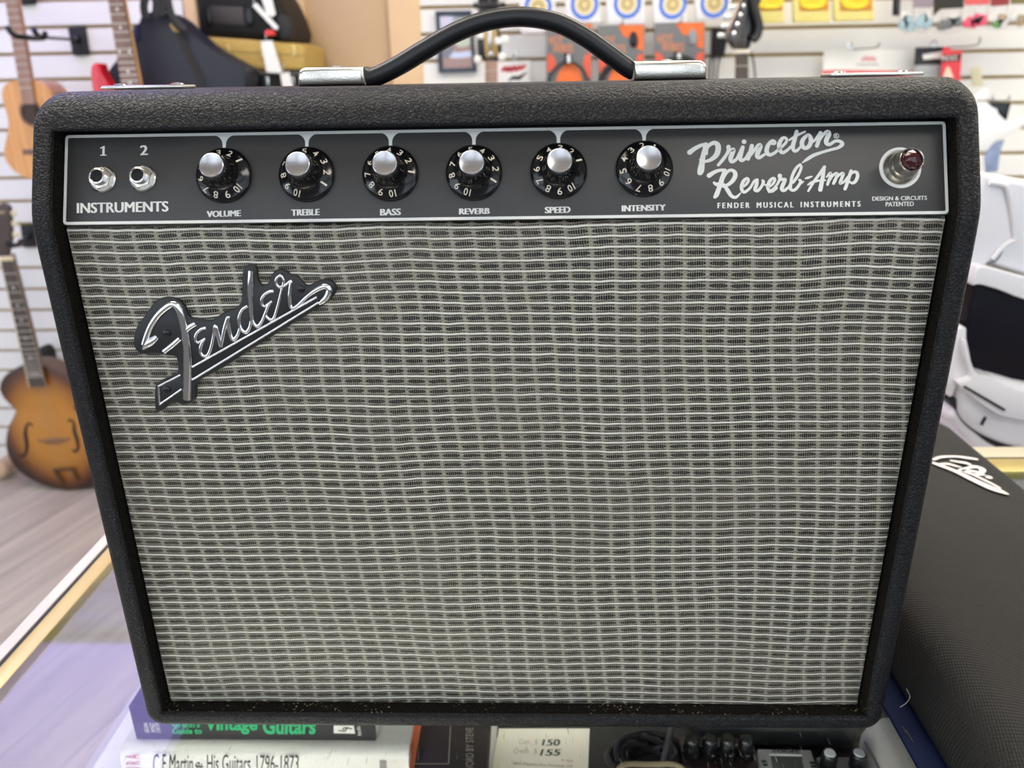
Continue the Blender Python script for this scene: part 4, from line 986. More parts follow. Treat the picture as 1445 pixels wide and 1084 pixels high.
mb = MB(); plate(mb, [(-8, 303), (6, 301), (6.5, 298), (-8, 299)], Y - .0125, 0.001); mb.build('headstock_inlay', pm('faded_gold_inlay', (0.40, 0.30, 0.18), 0.5), HS)
for k, (px, py) in enumerate(((20, 301), (21.5, 315), (23.5, 331), (-26, 304), (-23, 318), (-20, 333))):
    c = atY(px, py, Y); mb = MB(); mb.box((c.x, c.y - .004, c.z), (.020, .008, .016), .004, 3); mb.build('tuning_peg', pm('ivory_peg', (0.76, 0.66, 0.42), 0.35), HS)
mb = MB(); plate(mb, [(51,622.5),(54,619.5),(62,621),(66,618.5),(86,617.5),(91,619.5),(98,617),(101,619),(97,622),(88,625),(86,627),(66,628),(64,626)], Y - .002, 0.018, 0.003); mb.build('bridge', pm('brown_bridge', (0.22, 0.10, 0.04), 0.45), t)
mb = MB()
tp = [(73,662.5),(86,684),(91,684),(80,665.5),(101,664),(107,679),(111,678),(104,660.5)]
plate(mb, tp, Y - .010, 0.003, 0.0008); mb.build('tailpiece', pm('dark_tailpiece', (0.09, 0.045, 0.02), 0.4, 0.3), t)
ss = (-6, -3.6, -1.2, 1.2, 3.6, 6)
strings(t, [(ax(366) + k, 366) for k in ss], [(76 + k*1.45, 621 - k*.2) for k in ss], Y - .031, Y - .028)
strings(t, [(76 + k*1.45, 621 - k*.2) for k in ss], [(89 + k*1.5, 663) for k in ss], Y - .028, Y - .014)
hanger('black hanger holding the archtop guitar by its headstock', 0, 0, [(28, 318), (46, 317), (50, 348), (32, 349)], ((40, 333), (22, 346)), None, 2.055, ([(22, 346, .06), (14, 347, .065), (10, 342, .07)], [(22, 346, .06), (27, 345, .07), (29, 340, .08)]))
mb = MB(); plate(mb, [(52,500),(56,491),(64,489),(70,495),(74,510),(74,560),(52,560)], 2.16, 0.03, 0.008, 3, 2)
tag(mb.build('guitar_stand', BLACK, loc=tuple(atY(62, 530, 2.17))), 'dark padded stand end peeking out behind the archtop guitar body', 'stand')
mb = MB(); plate(mb, [(-12,660),(-6,652),(2,654),(6,659),(9,664),(8,671),(2,676),(-12,678)], 2.10, 0.10, 0.015, 3, 2)
tag(mb.build('wood_block', pm('pale_wood_block', (0.60, 0.42, 0.27), 0.6, var=0.25, vs=30), loc=tuple(atY(-2, 676, 2.1))), 'pale wood lump on the floor left of the archtop guitar', 'block')

# --- navy gig bag leaning against the wall
Y = 1.865
out = [(194,40),(199,24),(212,17),(230,17),(248,28),(264,43),(285,61),(315,80),(341,94),(346,104),(345,135),(352,200),(358,760),(300,775),(280,776),(216,300),(152,130),(153,101),(163,87),(176,62),(186,52)]
t = thing('gig_bag', 'dark navy gig bag with shoulder straps standing behind the red guitar', 'bag', tuple(atY(250, 330, Y)))
NAVY = pm('navy_nylon', (0.012, 0.014, 0.026), 0.55, var=0.2, vs=12, bmp=0.0008, bs=25)
mb = MB(); plate(mb, out, Y, 0.11, 0.026, 4, 2); mb.build('body', NAVY, t)
mb = MB(); q = pts([(251, 42), (262, 66), (275, 95), (287, 122), (300, 160)], Y - .003); mb.ribbon(q, [.020]*5, WF(Y - .003), 0); mb.build('webbing', pm('dark_webbing', (0.016, 0.014, 0.014), 0.7), t)
for st in ([(206, 26), (203, 8), (208, -12), (214, -30)], [(219, 24), (221, 6), (216, -14), (214, -30)], [(226, 22), (231, 2), (228, -20)], [(262, 44), (247, 30), (239, 12), (234, -20)]):
    mb = MB(); mb.tube(smooth_pts([atY(a, b, Y - .02) for a, b in st], 5), 0.011, 8, flat=.35, flat_dir=(0, -1, 0)); mb.build('strap', pm('black_strap', (0.012, 0.012, 0.014), 0.6), t)
c = atY(249, 36.5, Y - .004); mb = MB(); mb.ring((c.x, c.z), 0.013, .004, 0, WF(Y - .0335 + .029)); mb.ribbon([(c.x - .018, c.z + .002), (c.x - .006, c.z - .006), (c.x, c.z + .005), (c.x + .006, c.z - .006), (c.x + .018, c.z + .002)], [.002, .005, .004, .005, .002], WF(Y - .0046)); mb.build('gold_emblem', pm('gold_thread', (0.46, 0.30, 0.12), 0.6), t)
mb = MB(); plate(mb, [(184,48),(188,36),(196,33),(196,58),(186,60)], Y - .004, 0.02, 0.004); mb.build('side_pocket', pm('blue_nylon', (0.016, 0.016, 0.075), 0.5), t)

# --- stacked instrument cases in the alcove
def box_case(name, label, px, y, depth, m, bev, group):
    c = atY(sum(a for a, b in px)/len(px), max(b for a, b in px), y)
    t = thing(name, label, 'case', tuple(c), group); mb = MB(); plate(mb, px, y, depth, bev, 3, 0); mb.build('shell', m, t); return t
Y = 2.0
BLKC = pm('black_case_vinyl', (0.014, 0.013, 0.013), 0.5, var=0.3, vs=25, spec=0.18)
t = box_case('instrument_case', 'black moulded instrument case lying on top of the tweed case', [(280,50),(274,-2),(273,-26),(376,-26),(391,-4),(404,22),(411,44),(409,57),(366,56)], Y, 0.22, BLKC, 0.02, 'stacked instrument cases')
for xa in (286, 345):
    mb = MB(); plate(mb, [(xa, 6), (xa + 9, 5), (xa + 13, 36), (xa + 4, 38)], Y - .006, 0.012, 0.004); mb.build('latch', BLACKG, t)
mb = MB(); plate(mb, [(389,22),(398,19),(408,28),(412,46),(409,57),(396,58),(390,44)], Y - .014, 0.03, 0.01, 3); mb.build('end_bumper', BLACK, t)
mb = MB(); plate(mb, [(296, 8), (342, 10), (346, 36), (300, 33)], Y - .002, 0.004, 0.0015); mb.build('lid_panel', pm('dark_case_panel', (0.035, 0.030, 0.028), 0.4), t)
t = box_case('instrument_case', 'tweed covered instrument case between two black cases', [(295,52),(366,57),(420,61),(428,66),(430,76),(430,96),(427,99),(345,97),(300,90)], Y - .005, 0.23, pm('mustard_tweed', (0.50, 0.335, 0.085), 0.7, var=0.12, vs=300), 0.008, 'stacked instrument cases')
mb = MB(); plate(mb, [(296,70),(430,78),(430,79.5),(296,71.5)], Y - .006, 0.003); mb.build('lid_seam', pm('tweed_seam', (0.25, 0.16, 0.05), 0.6), t)
for xa in (320, 368, 413):
    mb = MB(); plate(mb, [(xa - 2, 63), (xa + 3, 63), (xa + 4, 73), (xa + 3, 81), (xa - 1, 80), (xa + 1, 72)], Y - .010, 0.006, 0.0015); mb.build('latch', pm('brass_latch', (0.75, 0.58, 0.25), 0.3, 0.8), t)
t = box_case('instrument_case', 'dark instrument case under the tweed case, partly behind the amplifier', [(300,99),(430,100),(432,130),(433,170),(300,170)], Y, 0.22, BLKC, 0.006, 'stacked instrument cases')
mb = MB(); plate(mb, [(346,101),(431,102),(431,105),(346,104)], Y - .003, 0.004, 0.001); mb.build('metal_edge', pm('dull_dark_steel', (0.10, 0.10, 0.095), 0.5), t)
for xa in (372, 408):
    mb = MB(); plate(mb, [(xa, 108), (xa + 7, 108), (xa + 8, 122), (xa + 1, 122)], Y - .005, 0.006, 0.0015); mb.build('latch', STEEL, t)
zs = atY(360, 170, Y).z; xs0, xs1 = atY(296, 170, Y).x, atY(436, 170, Y).x
mb = MB(); mb.box(((xs0+xs1)/2, 2.11, zs - .013), (xs1-xs0, .24, .024), .002)
for x in (xs0 + .02, xs1 - .02):
    for y in (2.01, 2.21): mb.box((x, y, (FLOOR + zs - .024)/2), (.03, .03, zs - .024 - FLOOR))
tag(mb.build('low_table', TANL, loc=((xs0+xs1)/2, 2.11, FLOOR)), 'plain pine table carrying the stacked cases, behind the amplifier', 'table')
for lb, px, y in (('white swing tag hanging across the top black case, slanting right', [(356, 8), (362, 4), (393, 38), (391, 42), (386, 40)], 1.975),
                  ('short white swing tag at the upper edge of the top black case', [(366, -12), (381, -14), (389, 20), (384, 24), (376, 20)], 1.985),
                  ('long white swing tag hanging over the tweed case', [(368, 58), (384, 57), (398, 101), (396, 103), (376, 102)], 1.97),
                  ('white swing tag hanging over the dark lower case', [(395, 104), (408, 102), (415, 128), (400, 128)], 1.975)):
    t = thing('swing_tag', lb, 'tag', tuple(atY(*px[0], y)), 'white tags on the stacked cases')
    mb = MB(); plate(mb, px, y, 0.0012); mb.build('card', PAPER, t)
    a = ((px[0][0] + px[1][0])/2, px[0][1]); A_ = atY(*a, y); mb = MB(); mb.tube([A_, V3((A_.x - .004, A_.y + .012, A_.z + .02)), V3((A_.x, 1.995, A_.z + .03))], .0008, 5); mb.build('string_loop', PAPER, t)
mb = MB(); plate(mb, [(373,44),(378,42),(386,43),(388,49),(381,51),(374,50)], 1.98, 0.012, 0.004, 3, 2)
tag(mb.build('red_seal', pm('bright_red_plastic', (0.72, 0.05, 0.04), 0.3), loc=tuple(atY(380, 47, 1.98))), 'small red plastic seal at the right end of the black top case', 'seal')

# --- right-hand slatwall
def hook(label, x, z, y0, up=0.012, group='wire display hooks on the slatwall'):
    """single wire hook: plate in the groove, rod towards the viewer, turned-up tip"""
    t = thing('display_hook', label, 'hook', (x, WALLY, z), group)
    mb = MB(); mb.box((x, WALLY - .003, z + .006), (.014, .005, .03), .001); mb.build('hook_plate', STEEL, t)
    mb = MB(); mb.tube(smooth_pts([(x, WALLY - .004, z), (x, (WALLY + y0)/2, z - .001), (x, y0 + .012, z), (x, y0, z + up)], 5), .0022, 8); mb.build('rod', pm('hook_wire', (0.30, 0.29, 0.27), 0.35, 0.7), t)
    return t
def disc_px(mb, px, py, r, Y, n=40):
    c = atY(px, py, Y); mb.disc((c.x, c.z), r, 0, WF(Y), n)
def ring_px(mb, px, py, r, w, Y):
    c = atY(px, py, Y); mb.ring((c.x, c.z), r, w, 0, WF(Y), 48)

# string packets with a blue ring
BLUE = pm('cobalt_print', (0.07, 0.17, 0.62), 0.4); GOLDI = pm('pale_gold_print', (0.72, 0.56, 0.26), 0.35, 0.3); LILAC = pm('pale_lilac_packet', (0.80, 0.78, 0.80), 0.35, var=0.03)
RP = [('first blue ringed string packet, its corner behind the top of the amplifier handle', (735, 785), 46, (759.4, 10)), ('second blue ringed string packet, right of the handle top', (800, 848), 32, (824.8, 6.6)),
      ('middle blue ringed string packet, above the cable pack with the big coil', (858, 911), 34, (885.4, 5)), ('fourth blue ringed string packet, above the cable pack by the right handle bracket', (923.6, 970), 31.6, (949.4, 5.8)),
      ('last blue ringed string packet, beside the black headstock', (983, 1033), 28, (1008, 4))]
for i, (lb, (xa, xb), yb, rc) in enumerate(RP):
    Y = 2.12 - .01*(i % 2); t = thing('string_packet', lb, 'packet', tuple(atY((xa+xb)/2, yb, Y)), 'blue ringed string packets')
    mb = MB(); plate(mb, [(xa - 3, -28), (xb - 3, -30), (xb, yb - 2), (xb - 2, yb), (xa + 2, yb + 1.5), (xa - 1, yb - 2)], Y, 0.016, 0.003, 2); mb.build('envelope', LILAC, t)
    for nm, r, w, m, d in (('blue_ring', .0345, .011, BLUE, .0006), ('gold_disc', 0, 0, GOLDI, .0008), ('dark_ring', .0125, .003, pm('olive_print', (0.16, 0.13, 0.05), 0.4), .0012)):
        mb = MB()
        if r: ring_px(mb, *rc, r, w, Y - d)
        else: disc_px(mb, *rc, .0245, Y - d)
        mb.build(nm, m, t)
    c = atY((xa+xb)/2, -24, Y); hook('wire hook above the %s' % lb.split(',')[0], c.x, c.z + .01, Y - .03)
# cable packs
ORG = pm('flame_orange_print', (0.78, 0.16, 0.03), 0.4, var=0.25, vs=40); RED2 = pm('flame_red_print', (0.72, 0.11, 0.055), 0.4, var=0.25, vs=40); GREYC = pm('mid_grey_card', (0.15, 0.15, 0.155), 0.45)
CP = [('left cable pack with one thin black loop, under the falling end of the handle', (771, 835.6), 33, 1), ('middle cable pack with a thick coil and a hanging plug, behind the handle end', (844, 910), 34, 4), ('right cable pack with a thick coil, directly behind the right handle bracket', (923.6, 995), 31, 5)]
for i, (lb, (xa, xb), yt, nc) in enumerate(CP):
    Y = 2.10; w = xb - xa; t = thing('cable_pack', lb, 'cable pack', tuple(atY((xa+xb)/2, 150, Y)), 'orange and grey cable packs')
    mb = MB(); plate(mb, [(xa, yt + 2), (xb, yt), (xb - 1, 150), (xa, 152)], Y, 0.006, 0.001); mb.build('backing_card', GREYC, t)
    F_ = lambda u, v: (xa + u*w, yt + v*80)
    for nm, pl, m in (('flame_print', [F_(.42, .02), F_(.98, .01), F_(.97, .48), F_(.82, .42), F_(.70, .25), F_(.55, .22)], ORG), ('flame_print', [F_(.02, .52), F_(.14, .56), F_(.22, .70), F_(.16, .84), F_(.02, .86)], RED2),
                      ('flame_print', [F_(.97, .50), F_(.84, .56), F_(.80, .70), F_(.9, .95), F_(.97, .98)], RED2), ('flame_print', [F_(.28, .84), F_(.40, .72), F_(.60, .71), F_(.74, .84), F_(.80, 1.08), F_(.80, 1.4), F_(.16, 1.4), F_(.20, 1.05)], ORG)):
        mb = MB(); mb.flat([(p[0], p[1]) for p in pts(pl, Y - .0006)], 0, WF(Y - .0006)); mb.build(nm, m, t)
    for k, (tx, u, v) in enumerate((('HOT', .06, .37), ('WIRES', .14, .52))):
        q = [atY(*F_(u, v), Y - .0012), atY(*F_(u + (.30 if k == 0 else .44), v), Y - .0012), atY(*F_(u, v - .15), Y - .0012)]
        mb = MB(); mb.text(tx, q); mb.build('lettering', pm('orange_lettering', (0.85, 0.28, 0.10), 0.4), t)
    c = atY(*F_(.47, 1.10), Y); rx = (.30 + .0)*w/455
    for k in range(nc):
        mb = MB(); r = .058 + .004*k if nc > 1 else .062; d = .010 + .004*(k % 3)
        mb.tube([(c.x + r*.95*math.cos(R_(a)), Y - d, c.z + r*1.05*math.sin(R_(a))) for a in range(0, 360, 10)], .0032, 8, closed=True); mb.build('cable_loop', CORD, t)
    mb = MB(); q = [F_(.40, .52), F_(.52, .52), F_(.56, .62), F_(.55, .72), F_(.42, .72), F_(.40, .62)]; plate(mb, q, Y - .018, .010, .002, 2); mb.build('black_clip', BLACKG, t)
    mb = MB(); q = [F_(.45, .56), F_(.51, .54), F_(.53, .68), F_(.46, .70)]; plate(mb, q, Y - .0185, .001); mb.build('white_tag', WHITE, t)
    if i: mb = MB(); q = [F_(.68, .20), F_(.76, .12), F_(.84, .20), F_(.85, .36), F_(.80, .40), F_(.70, .38)]; plate(mb, q, Y - .006, .008, .003, 2, 2); mb.build('cable_plug' if i == 1 else 'grey_print', BLACKG if i == 1 else pm('cool_grey_print', (0.28, 0.29, 0.31), 0.5), t)
    h = atY(*F_(.5, .03), Y); hook('wire hook holding the %s' % lb.split(' with')[0], h.x, h.z + .006, Y - .035)
# yellow string packs
YEL = pm('pale_yellow_foil', (0.72, 0.62, 0.20), 0.28, 0.1, var=0.12, vs=60); BRN = pm('amber_print', (0.60, 0.26, 0.03), 0.35, var=0.2, vs=50); YLW = pm('bright_yellow_coil', (0.92, 0.62, 0.02), 0.3)
for i, (lb, xa, xb, yb) in enumerate((('left yellow string pack, next to the black headstock', 1066, 1107, 32), ('middle yellow string pack of three', 1121, 1172, 31), ('right yellow string pack, nearest the hanging bead pouches', 1178, 1234, 29))):
    Y = 2.10; t = thing('string_pack', lb, 'packet', tuple(atY((xa+xb)/2, yb, Y)), 'yellow string packs')
    mb = MB(); plate(mb, [(xa - 2, -34), (xb - 2, -36), (xb, yb - 2), (xb - 1, yb), (xa + 1, yb + 1), (xa - 1, yb - 2)], Y, 0.014, 0.003, 2); mb.build('foil_sleeve', YEL, t)
    mb = MB(); mb.flat(pts([(xa + 7, -20), (xb - 4, -22), (xb - 3, 15), (xa + 7, 16)], Y - .0007), 0, WF(Y - .0007)); mb.build('picture_panel', BRN, t)
    m = (xa + xb)/2 + 1
    for k, (px, py, a, b) in enumerate(((m - 3, -3, 17, 9), (m + 1, 2, 16, 6), (m - 1, 6, 15, 5))):
        o = [(px + a*math.cos(R_(q)), py + b*math.sin(R_(q))) for q in range(0, 360, 15)]
        mb = MB(); mb.tube([atY(x, y, Y - .002 - .001*k) for x, y in o], .0042, 8, closed=True, flat=.4, flat_dir=(0, 1, 0)); mb.build('coil_print', YLW, t)
    h = atY(m, -30, Y); hook('wire hook above the %s' % lb.split(',')[0].split(' of')[0], h.x, h.z + .01, Y - .03)
def hidden_body(t, px, Y, m):
    """rest of the neck and a rounded body reaching down to the floor"""
    a = atY(px, 168, Y); zt_, zb_ = a.z, FLOOR + .004; L = .47
    mb = MB(); mb.box((a.x, Y + .010, (zt_ + zb_ + L - .08)/2), (.05, .02, zt_ - zb_ - L + .08), .004); mb.build('lower_neck', MAPLE, t)
    half = [(.03, L), (.10, L - .01), (.135, L - .06), (.125, L - .14), (.11, L - .21), (.13, L - .29), (.165, L - .36), (.155, L - .43), (.09, L - .465), (0, L - .47)]
    o = [(a.x + x, zb_ + z) for x, z in half] + [(a.x - x, zb_ + z) for x, z in reversed(half[:-1])]
    mb = MB(); mb.prism([(p.x, p.y) for p in smooth_pts([(x, z, 0) for x, z in o], 4, True)], -.045, 0, WF(Y), .006, 3); mb.build('body', m, t)
# black headstock, centre right
Y = 1.98; t = thing('electric_guitar', 'black electric guitar headstock and neck rising behind the amplifier, right of the cable packs', 'guitar', tuple(atY(1046, 120, Y)))
mb = MB(); plate(mb, [(1037,70),(1030,62),(1026,55),(1029,44),(1038,22),(1047,0),(1053,-20),(1064,-34),(1080,-28),(1078,-8),(1071,10),(1070,30),(1067,48),(1061,58),(1057,69)], Y, 0.016, 0.003, 2, 2); HS = mb.build('headstock', pm('black_lacquer', (0.010, 0.009, 0.009), 0.15, coat=0.5), t)
mb = MB(); mb.tube([atY(x, y, Y + .006) for x, y in ((1026,55),(1029,44),(1038,22),(1047,0),(1053,-20))], .0035, 8); mb.build('maple_edge', pm('pinkish_maple_edge', (0.52, 0.30, 0.22), 0.4), HS)
for px, py in ((1050,9),(1045,22),(1040.5,35),(1035.6,48),(1056,-6)):
    c = atY(px, py, Y); mb = MB(); mb.lathe([(.0062, 0), (.0062, .002), (.0040, .003), (.0038, .009), (.0025, .010), (0, .010)], 20, frame(tuple(c), (1, 0, 0), (0, 0, 1))); mb.build('tuner_post', STEEL, HS)
    c = atY(px - 18, py + 2, Y + .008); mb = MB(); mb.box(tuple(c), (.022, .008, .013), .003, 3); mb.build('tuning_button', STEEL, HS)
fretboard(t, lambda y: 1038.5 - (y-75)*.02, lambda y: 1055.5 + (y-75)*.02, 70, 170, Y - .006, EBONY, [93, 114, 133, 150])
mb = MB(); plate(mb, [(1036.5, 76), (1058, 75), (1058, 69.5), (1036.5, 70)], Y - .010, 0.008, 0.001); mb.build('nut', pm('bone_white_nut', (0.80, 0.74, 0.60), 0.4), t)
mb = MB(); plate(mb, [(1039, 70), (1055, 70), (1055, 170), (1039, 170)], Y, 0.018, 0.003); mb.build('neck', MAPLE, t)
strings(t, [(1050,9),(1045,22),(1040.5,35),(1036,48)], [(1048 + k, 168) for k in (4, 0, -4, -7)], Y - .012, Y - .012, .0006)
mb = MB(); mb.tube(smooth_pts([atY(x, y, Y - .02) for x, y in ((1060,-20),(1063,0),(1068,20),(1072,38),(1068,52),(1062,56))], 5), 0.0105, 10); mb.build('hanging_strap', pm('patterned_black_strap', (0.02, 0.02, 0.02), 0.5, var=0.9, vs=90), t)
hidden_body(t, 1047, Y, pm('black_body_lacquer', (0.010, 0.010, 0.011), 0.15, coat=0.5))
# hanger plate with thin leads
hanger('black hanger plate left of the black headstock', 0, 0, [(1005.5,39),(1026,40),(1026,60),(1022,79),(1004,80)])
for lb, px in (('thin dark lead nearest the black headstock, of three below the hanger plate', [(1016,79),(1013,95),(1010,130)]), ('thin dark lead in the middle of the three below the hanger plate', [(1009,79),(1007,95),(1005,130)]), ('leftmost thin dark lead below the black hanger plate', [(1005,79),(1001,95),(1000,130)]), ('thin dark lead hanging right of the black headstock neck', [(1060,74),(1064,92),(1067,130)])):
    mb = MB(); mb.tube(smooth_pts([atY(x, y, 2.205) for x, y in px], 4), .0028, 8)
    tag(mb.build('hanging_lead', CORD, loc=tuple(atY(*px[0], 2.205))), lb, 'cable', 'thin leads near the black headstock')
# headstock seen through the handle
Y = 2.0; t = thing('bass_guitar', 'headstock with gold plate and pale tuning buttons seen through the amplifier handle', 'guitar', tuple(atY(693, 120, Y)))
mb = MB(); plate(mb, [(684,86),(674,80),(673,52),(678,34),(674,14),(708,14),(703,34),(708,56),(708,82),(702,86)], Y, 0.016, 0.003, 2); HS = mb.build('headstock', pm('black_headstock_veneer', (0.014, 0.013, 0.013), 0.25), t)
mb = MB(); plate(mb, [(683,34),(700,33),(703,60),(702,80),(685,81),(683,60)], Y - .001, .003, .001); mb.build('gold_plate', pm('gold_plate', (0.46, 0.30, 0.10), 0.35, 0.5), HS)
mb = MB(); plate(mb, [(689,36),(694,36),(694,70),(689,70)], Y - .004, .002, .0006); mb.build('silver_slot', STEEL, HS)
c = atY(692.5, 76, Y - .005); mb = MB(); mb.lathe([(.008, 0), (.007, .003), (0, .004)], 20, frame(tuple(c), (1, 0, 0), (0, 0, 1))); mb.build('truss_cover', STEEL, HS)
for px, py in ((669, 40), (678, 50), (674, 84), (703, 58), (712, 56), (708, 80)):
    c = atY(px, py, Y - .004); mb = MB(); mb.box(tuple(c), (.020, .010, .020), .006, 3); mb.build('tuning_button', PEARL, HS)
fretboard(t, lambda y: 684.5, lambda y: 702, 86, 170, Y - .005, BROWNF, [100, 116, 133, 150])
mb = MB(); plate(mb, [(685, 86), (701, 86), (701, 170), (685, 170)], Y + .001, 0.018, 0.003); mb.build('neck', MAHOG, t)
strings(t, [(688 + 3*k, 70) for k in range(4)], [(688 + 3.4*k, 168) for k in range(4)], Y - .010, Y - .010, .0005)
hidden_body(t, 693, Y, MAHOG)
hanger('black hanger plate above the amplifier handle', 0, 0, [(673,-30),(704,-31),(703,10),(699,13),(678,13),(675,10)], ((690, -4), (690, 8)), None, 2.0, ([(690, 8, -.01), (676, 9, 0), (671, 8, .05)], [(690, 8, -.01), (704, 8, 0), (710, 7, .05)]))
# framed picture
Y = WALLY - .004; t = thing('framed_picture', 'small picture in a dark blue frame left of the handle top', 'picture', tuple(atY(645, 103, Y)))
fo = [(614,15.5),(665,14.5),(672.5,101),(619,103)]; fi = [(620,22),(660,21.5),(667,95),(625,96.5)]
for a in range(4):
    b = (a + 1) % 4; mb = MB(); plate(mb, [fo[a], fo[b], fi[b], fi[a]], Y - .014, .014, .002); mb.build('frame', pm('slate_blue_frame', (0.045, 0.055, 0.085), 0.4), t)
mb = MB(); plate(mb, fi, Y - .004, .004); PIC = mb.build('print', pm('pale_grey_photo', (0.46, 0.47, 0.52), 0.3, var=0.3, vs=30), t)
for nm, pl, c in (('print_area', [(626,66),(666,60),(667,95),(625,96)], (0.40, 0.27, 0.24)), ('print_area', [(633,70),(645,74),(664,72),(665,80),(640,82),(632,78)], (0.60, 0.68, 0.88)), ('print_area', [(642,40),(652,38),(660,44),(664,62),(648,66),(640,56)], (0.56, 0.62, 0.50)), ('print_area', [(621,24),(640,23),(634,40),(623,44)], (0.62, 0.62, 0.78)), ('print_area', [(622,52),(634,50),(640,72),(626,82)], (0.22, 0.23, 0.28))):
    mb = MB(); o = pts(pl, Y - .0086); o = [(p.x, p.y) for p in smooth_pts([(a, b, 0) for a, b in o], 4, True)]; mb.flat(o, 0, WF(Y - .0083 - .0002*len(PIC.children))); mb.build(nm, pm('photo_tone_%d' % len(PIC.children), c, 0.35), PIC)
# small white packet with red script
Y = 2.19; t = thing('accessory_packet', 'white packet with a red scribble and black swoosh, under the handle arch', 'packet', tuple(atY(725, 120, Y)))
mb = MB(); plate(mb, [(703,87),(748,85),(746,170),(704,170)], Y, .008, .002); mb.build('card', PAPER, t)
mb = MB(); q = pts([(709,99),(713,95),(715,100),(719,95),(721,100),(726,94),(728,99),(733,94),(735,97),(740,93)], Y - .0006); mb.ribbon(q, [.010]*10, WF(Y - .0008)); mb.build('red_scribble', pm('red_print', (0.70, 0.07, 0.09), 0.4), t)
mb = MB(); q = pts([(718,114),(724,110),(732,110),(738,106),(744,102)], Y - .0006); mb.ribbon(q, [.004,.010,.012,.008,.002], WF(Y - .0008)); mb.build('black_swoosh', INKB, t)
c = atY(726, 82, Y); hook('wire hook above the white packet under the handle arch', c.x, c.z, Y - .04)
# white card with red edge
Y = 2.20; t = thing('paper_sign', 'wide white paper card with a red lower edge, behind the right end of the amplifier', 'sign', tuple(atY(1226, 105, Y)))
mb = MB(); plate(mb, [(1163,69),(1293,70.5),(1286,160),(1158,160)], Y, .006, .001); mb.build('card', PAPER, t)
mb = MB(); mb.flat(pts([(1160,99),(1180,98.5),(1230,99),(1289,100),(1288,112),(1159,112)], Y - .0007), 0, WF(Y - .0007)); mb.build('red_edge', pm('coral_red_print', (0.75, 0.16, 0.16), 0.4), t)
for pl, m, nm in (([(1218,84),(1222,81.5),(1226,84),(1230,82),(1234,84)], pm('pink_print', (0.80, 0.42, 0.42), 0.5), 'pink_mark'), ([(1210,91),(1220,91.5),(1230,91),(1239,91.5)], pm('grey_mark', (0.52, 0.50, 0.48), 0.5), 'grey_mark')):
    mb = MB(); mb.ribbon(pts(pl, Y - .0007), [.012 if nm == 'pink_mark' else .005]*len(pl), WF(Y - .0008)); mb.build(nm, m, t)
c = atY(1243, 72, 2.05); hook('wire hook sticking out in front of the wide white card', c.x - .02, atY(1232, 69, 2.2).z, 2.02)
# pick packs
Y = 2.16
t = thing('pick_pack', 'black and grey pick pack with a white label, left of the red pick pack', 'packet', tuple(atY(1308, 106, Y)), 'pick packs')
mb = MB(); plate(mb, [(1293,68),(1332,66),(1330,150),(1290,150)], Y, .006, .001); mb.build('backing_card', pm('pewter_card', (0.36, 0.38, 0.39), 0.45), t)
mb = MB(); plate(mb, [(1292,67),(1332,66),(1331,91),(1290,92)], Y - .0005, .002); mb.build('black_header', pm('black_card', (0.02, 0.02, 0.018), 0.4), t)
mb = MB(); mb.flat(pts([(1302,77),(1331,72),(1330,82),(1303,84)], Y - .0012), 0, WF(Y - .0012)); mb.build('white_label', PAPER, t)
Y = 2.13
t = thing('pick_pack', 'red pick pack with white lettering, hanging from a wire hook', 'packet', tuple(atY(1340, 106, Y)), 'pick packs')
mb = MB(); plate(mb, [(1331,70),(1333,66),(1340,66),(1342,71),(1358,71),(1352,150),(1326,150)], Y, .006, .001); mb.build('backing_card', pm('signal_red_card', (0.66, 0.045, 0.06), 0.4), t)
mb = MB(); mb.flat(pts([(1331,78),(1357,76),(1354,86),(1328,88)], Y - .0007), 0, WF(Y - .0007)); mb.build('dark_band', pm('maroon_card', (0.055, 0.008, 0.006), 0.4), t)
mb = MB(); mb.text('PICKS', [atY(1328.5, 86, Y - .0012), atY(1350, 84.5, Y - .0012), atY(1329, 79.5, Y - .0012)]); mb.build('lettering', PAPER, t)
mb = MB(); o = pts([(1336,94),(1340,95),(1346,110),(1330,110)], Y - .0012); mb.flat(o, 0, WF(Y - .0012)); mb.build('beige_pick', pm('beige_pick', (0.72, 0.55, 0.42), 0.35), t)
c = atY(1341, 68, Y); hook('long wire hook with turned-up tip over the red pick pack', c.x + .004, c.z + .004, 1.98, .02)
# pouches, top right
def pouch(label, pl, head, headm, items):
    Y = 2.09; t = thing('accessory_pouch', label, 'packet', tuple(atY(pl[0][0], max(p[1] for p in pl), Y)), 'clear pouches at the upper right')
    if head: mb = MB(); plate(mb, head, Y - .001, .004, .001); mb.build('header_card', headm, t)
    mb = MB(); plate(mb, pl, Y, .014, .004, 2); mb.build('clear_pouch', FILM, t)
    for k, (px, py, r, m) in enumerate(items):
        c = atY(px, py, Y + .007); q = k*1.3
        o = [(r*math.cos(R_(90 + a))*(1 if a % 240 else 1.0), r*math.sin(R_(90 + a))) for a in (0, 60, 120, 180, 240, 300)]
        o = [(p.x, p.y) for p in smooth_pts([(r*math.cos(R_(b + q*40))*(1.15 if b % 120 == 90 else .9), r*math.sin(R_(b + q*40))*(1.15 if b % 120 == 90 else .9), 0) for b in (30, 90, 150, 210, 270, 330)], 4, True)]
        mb = MB(); mb.prism(o, -.002, .002, frame(tuple(c), (1, 0, 0), (0, 0, 1)), .0008); mb.build('pick', m, t)
    h = atY(sum(p[0] for p in pl)/len(pl), -30, Y); hook('wire hook for the %s' % label.split(',')[0], h.x, h.z, Y - .03)
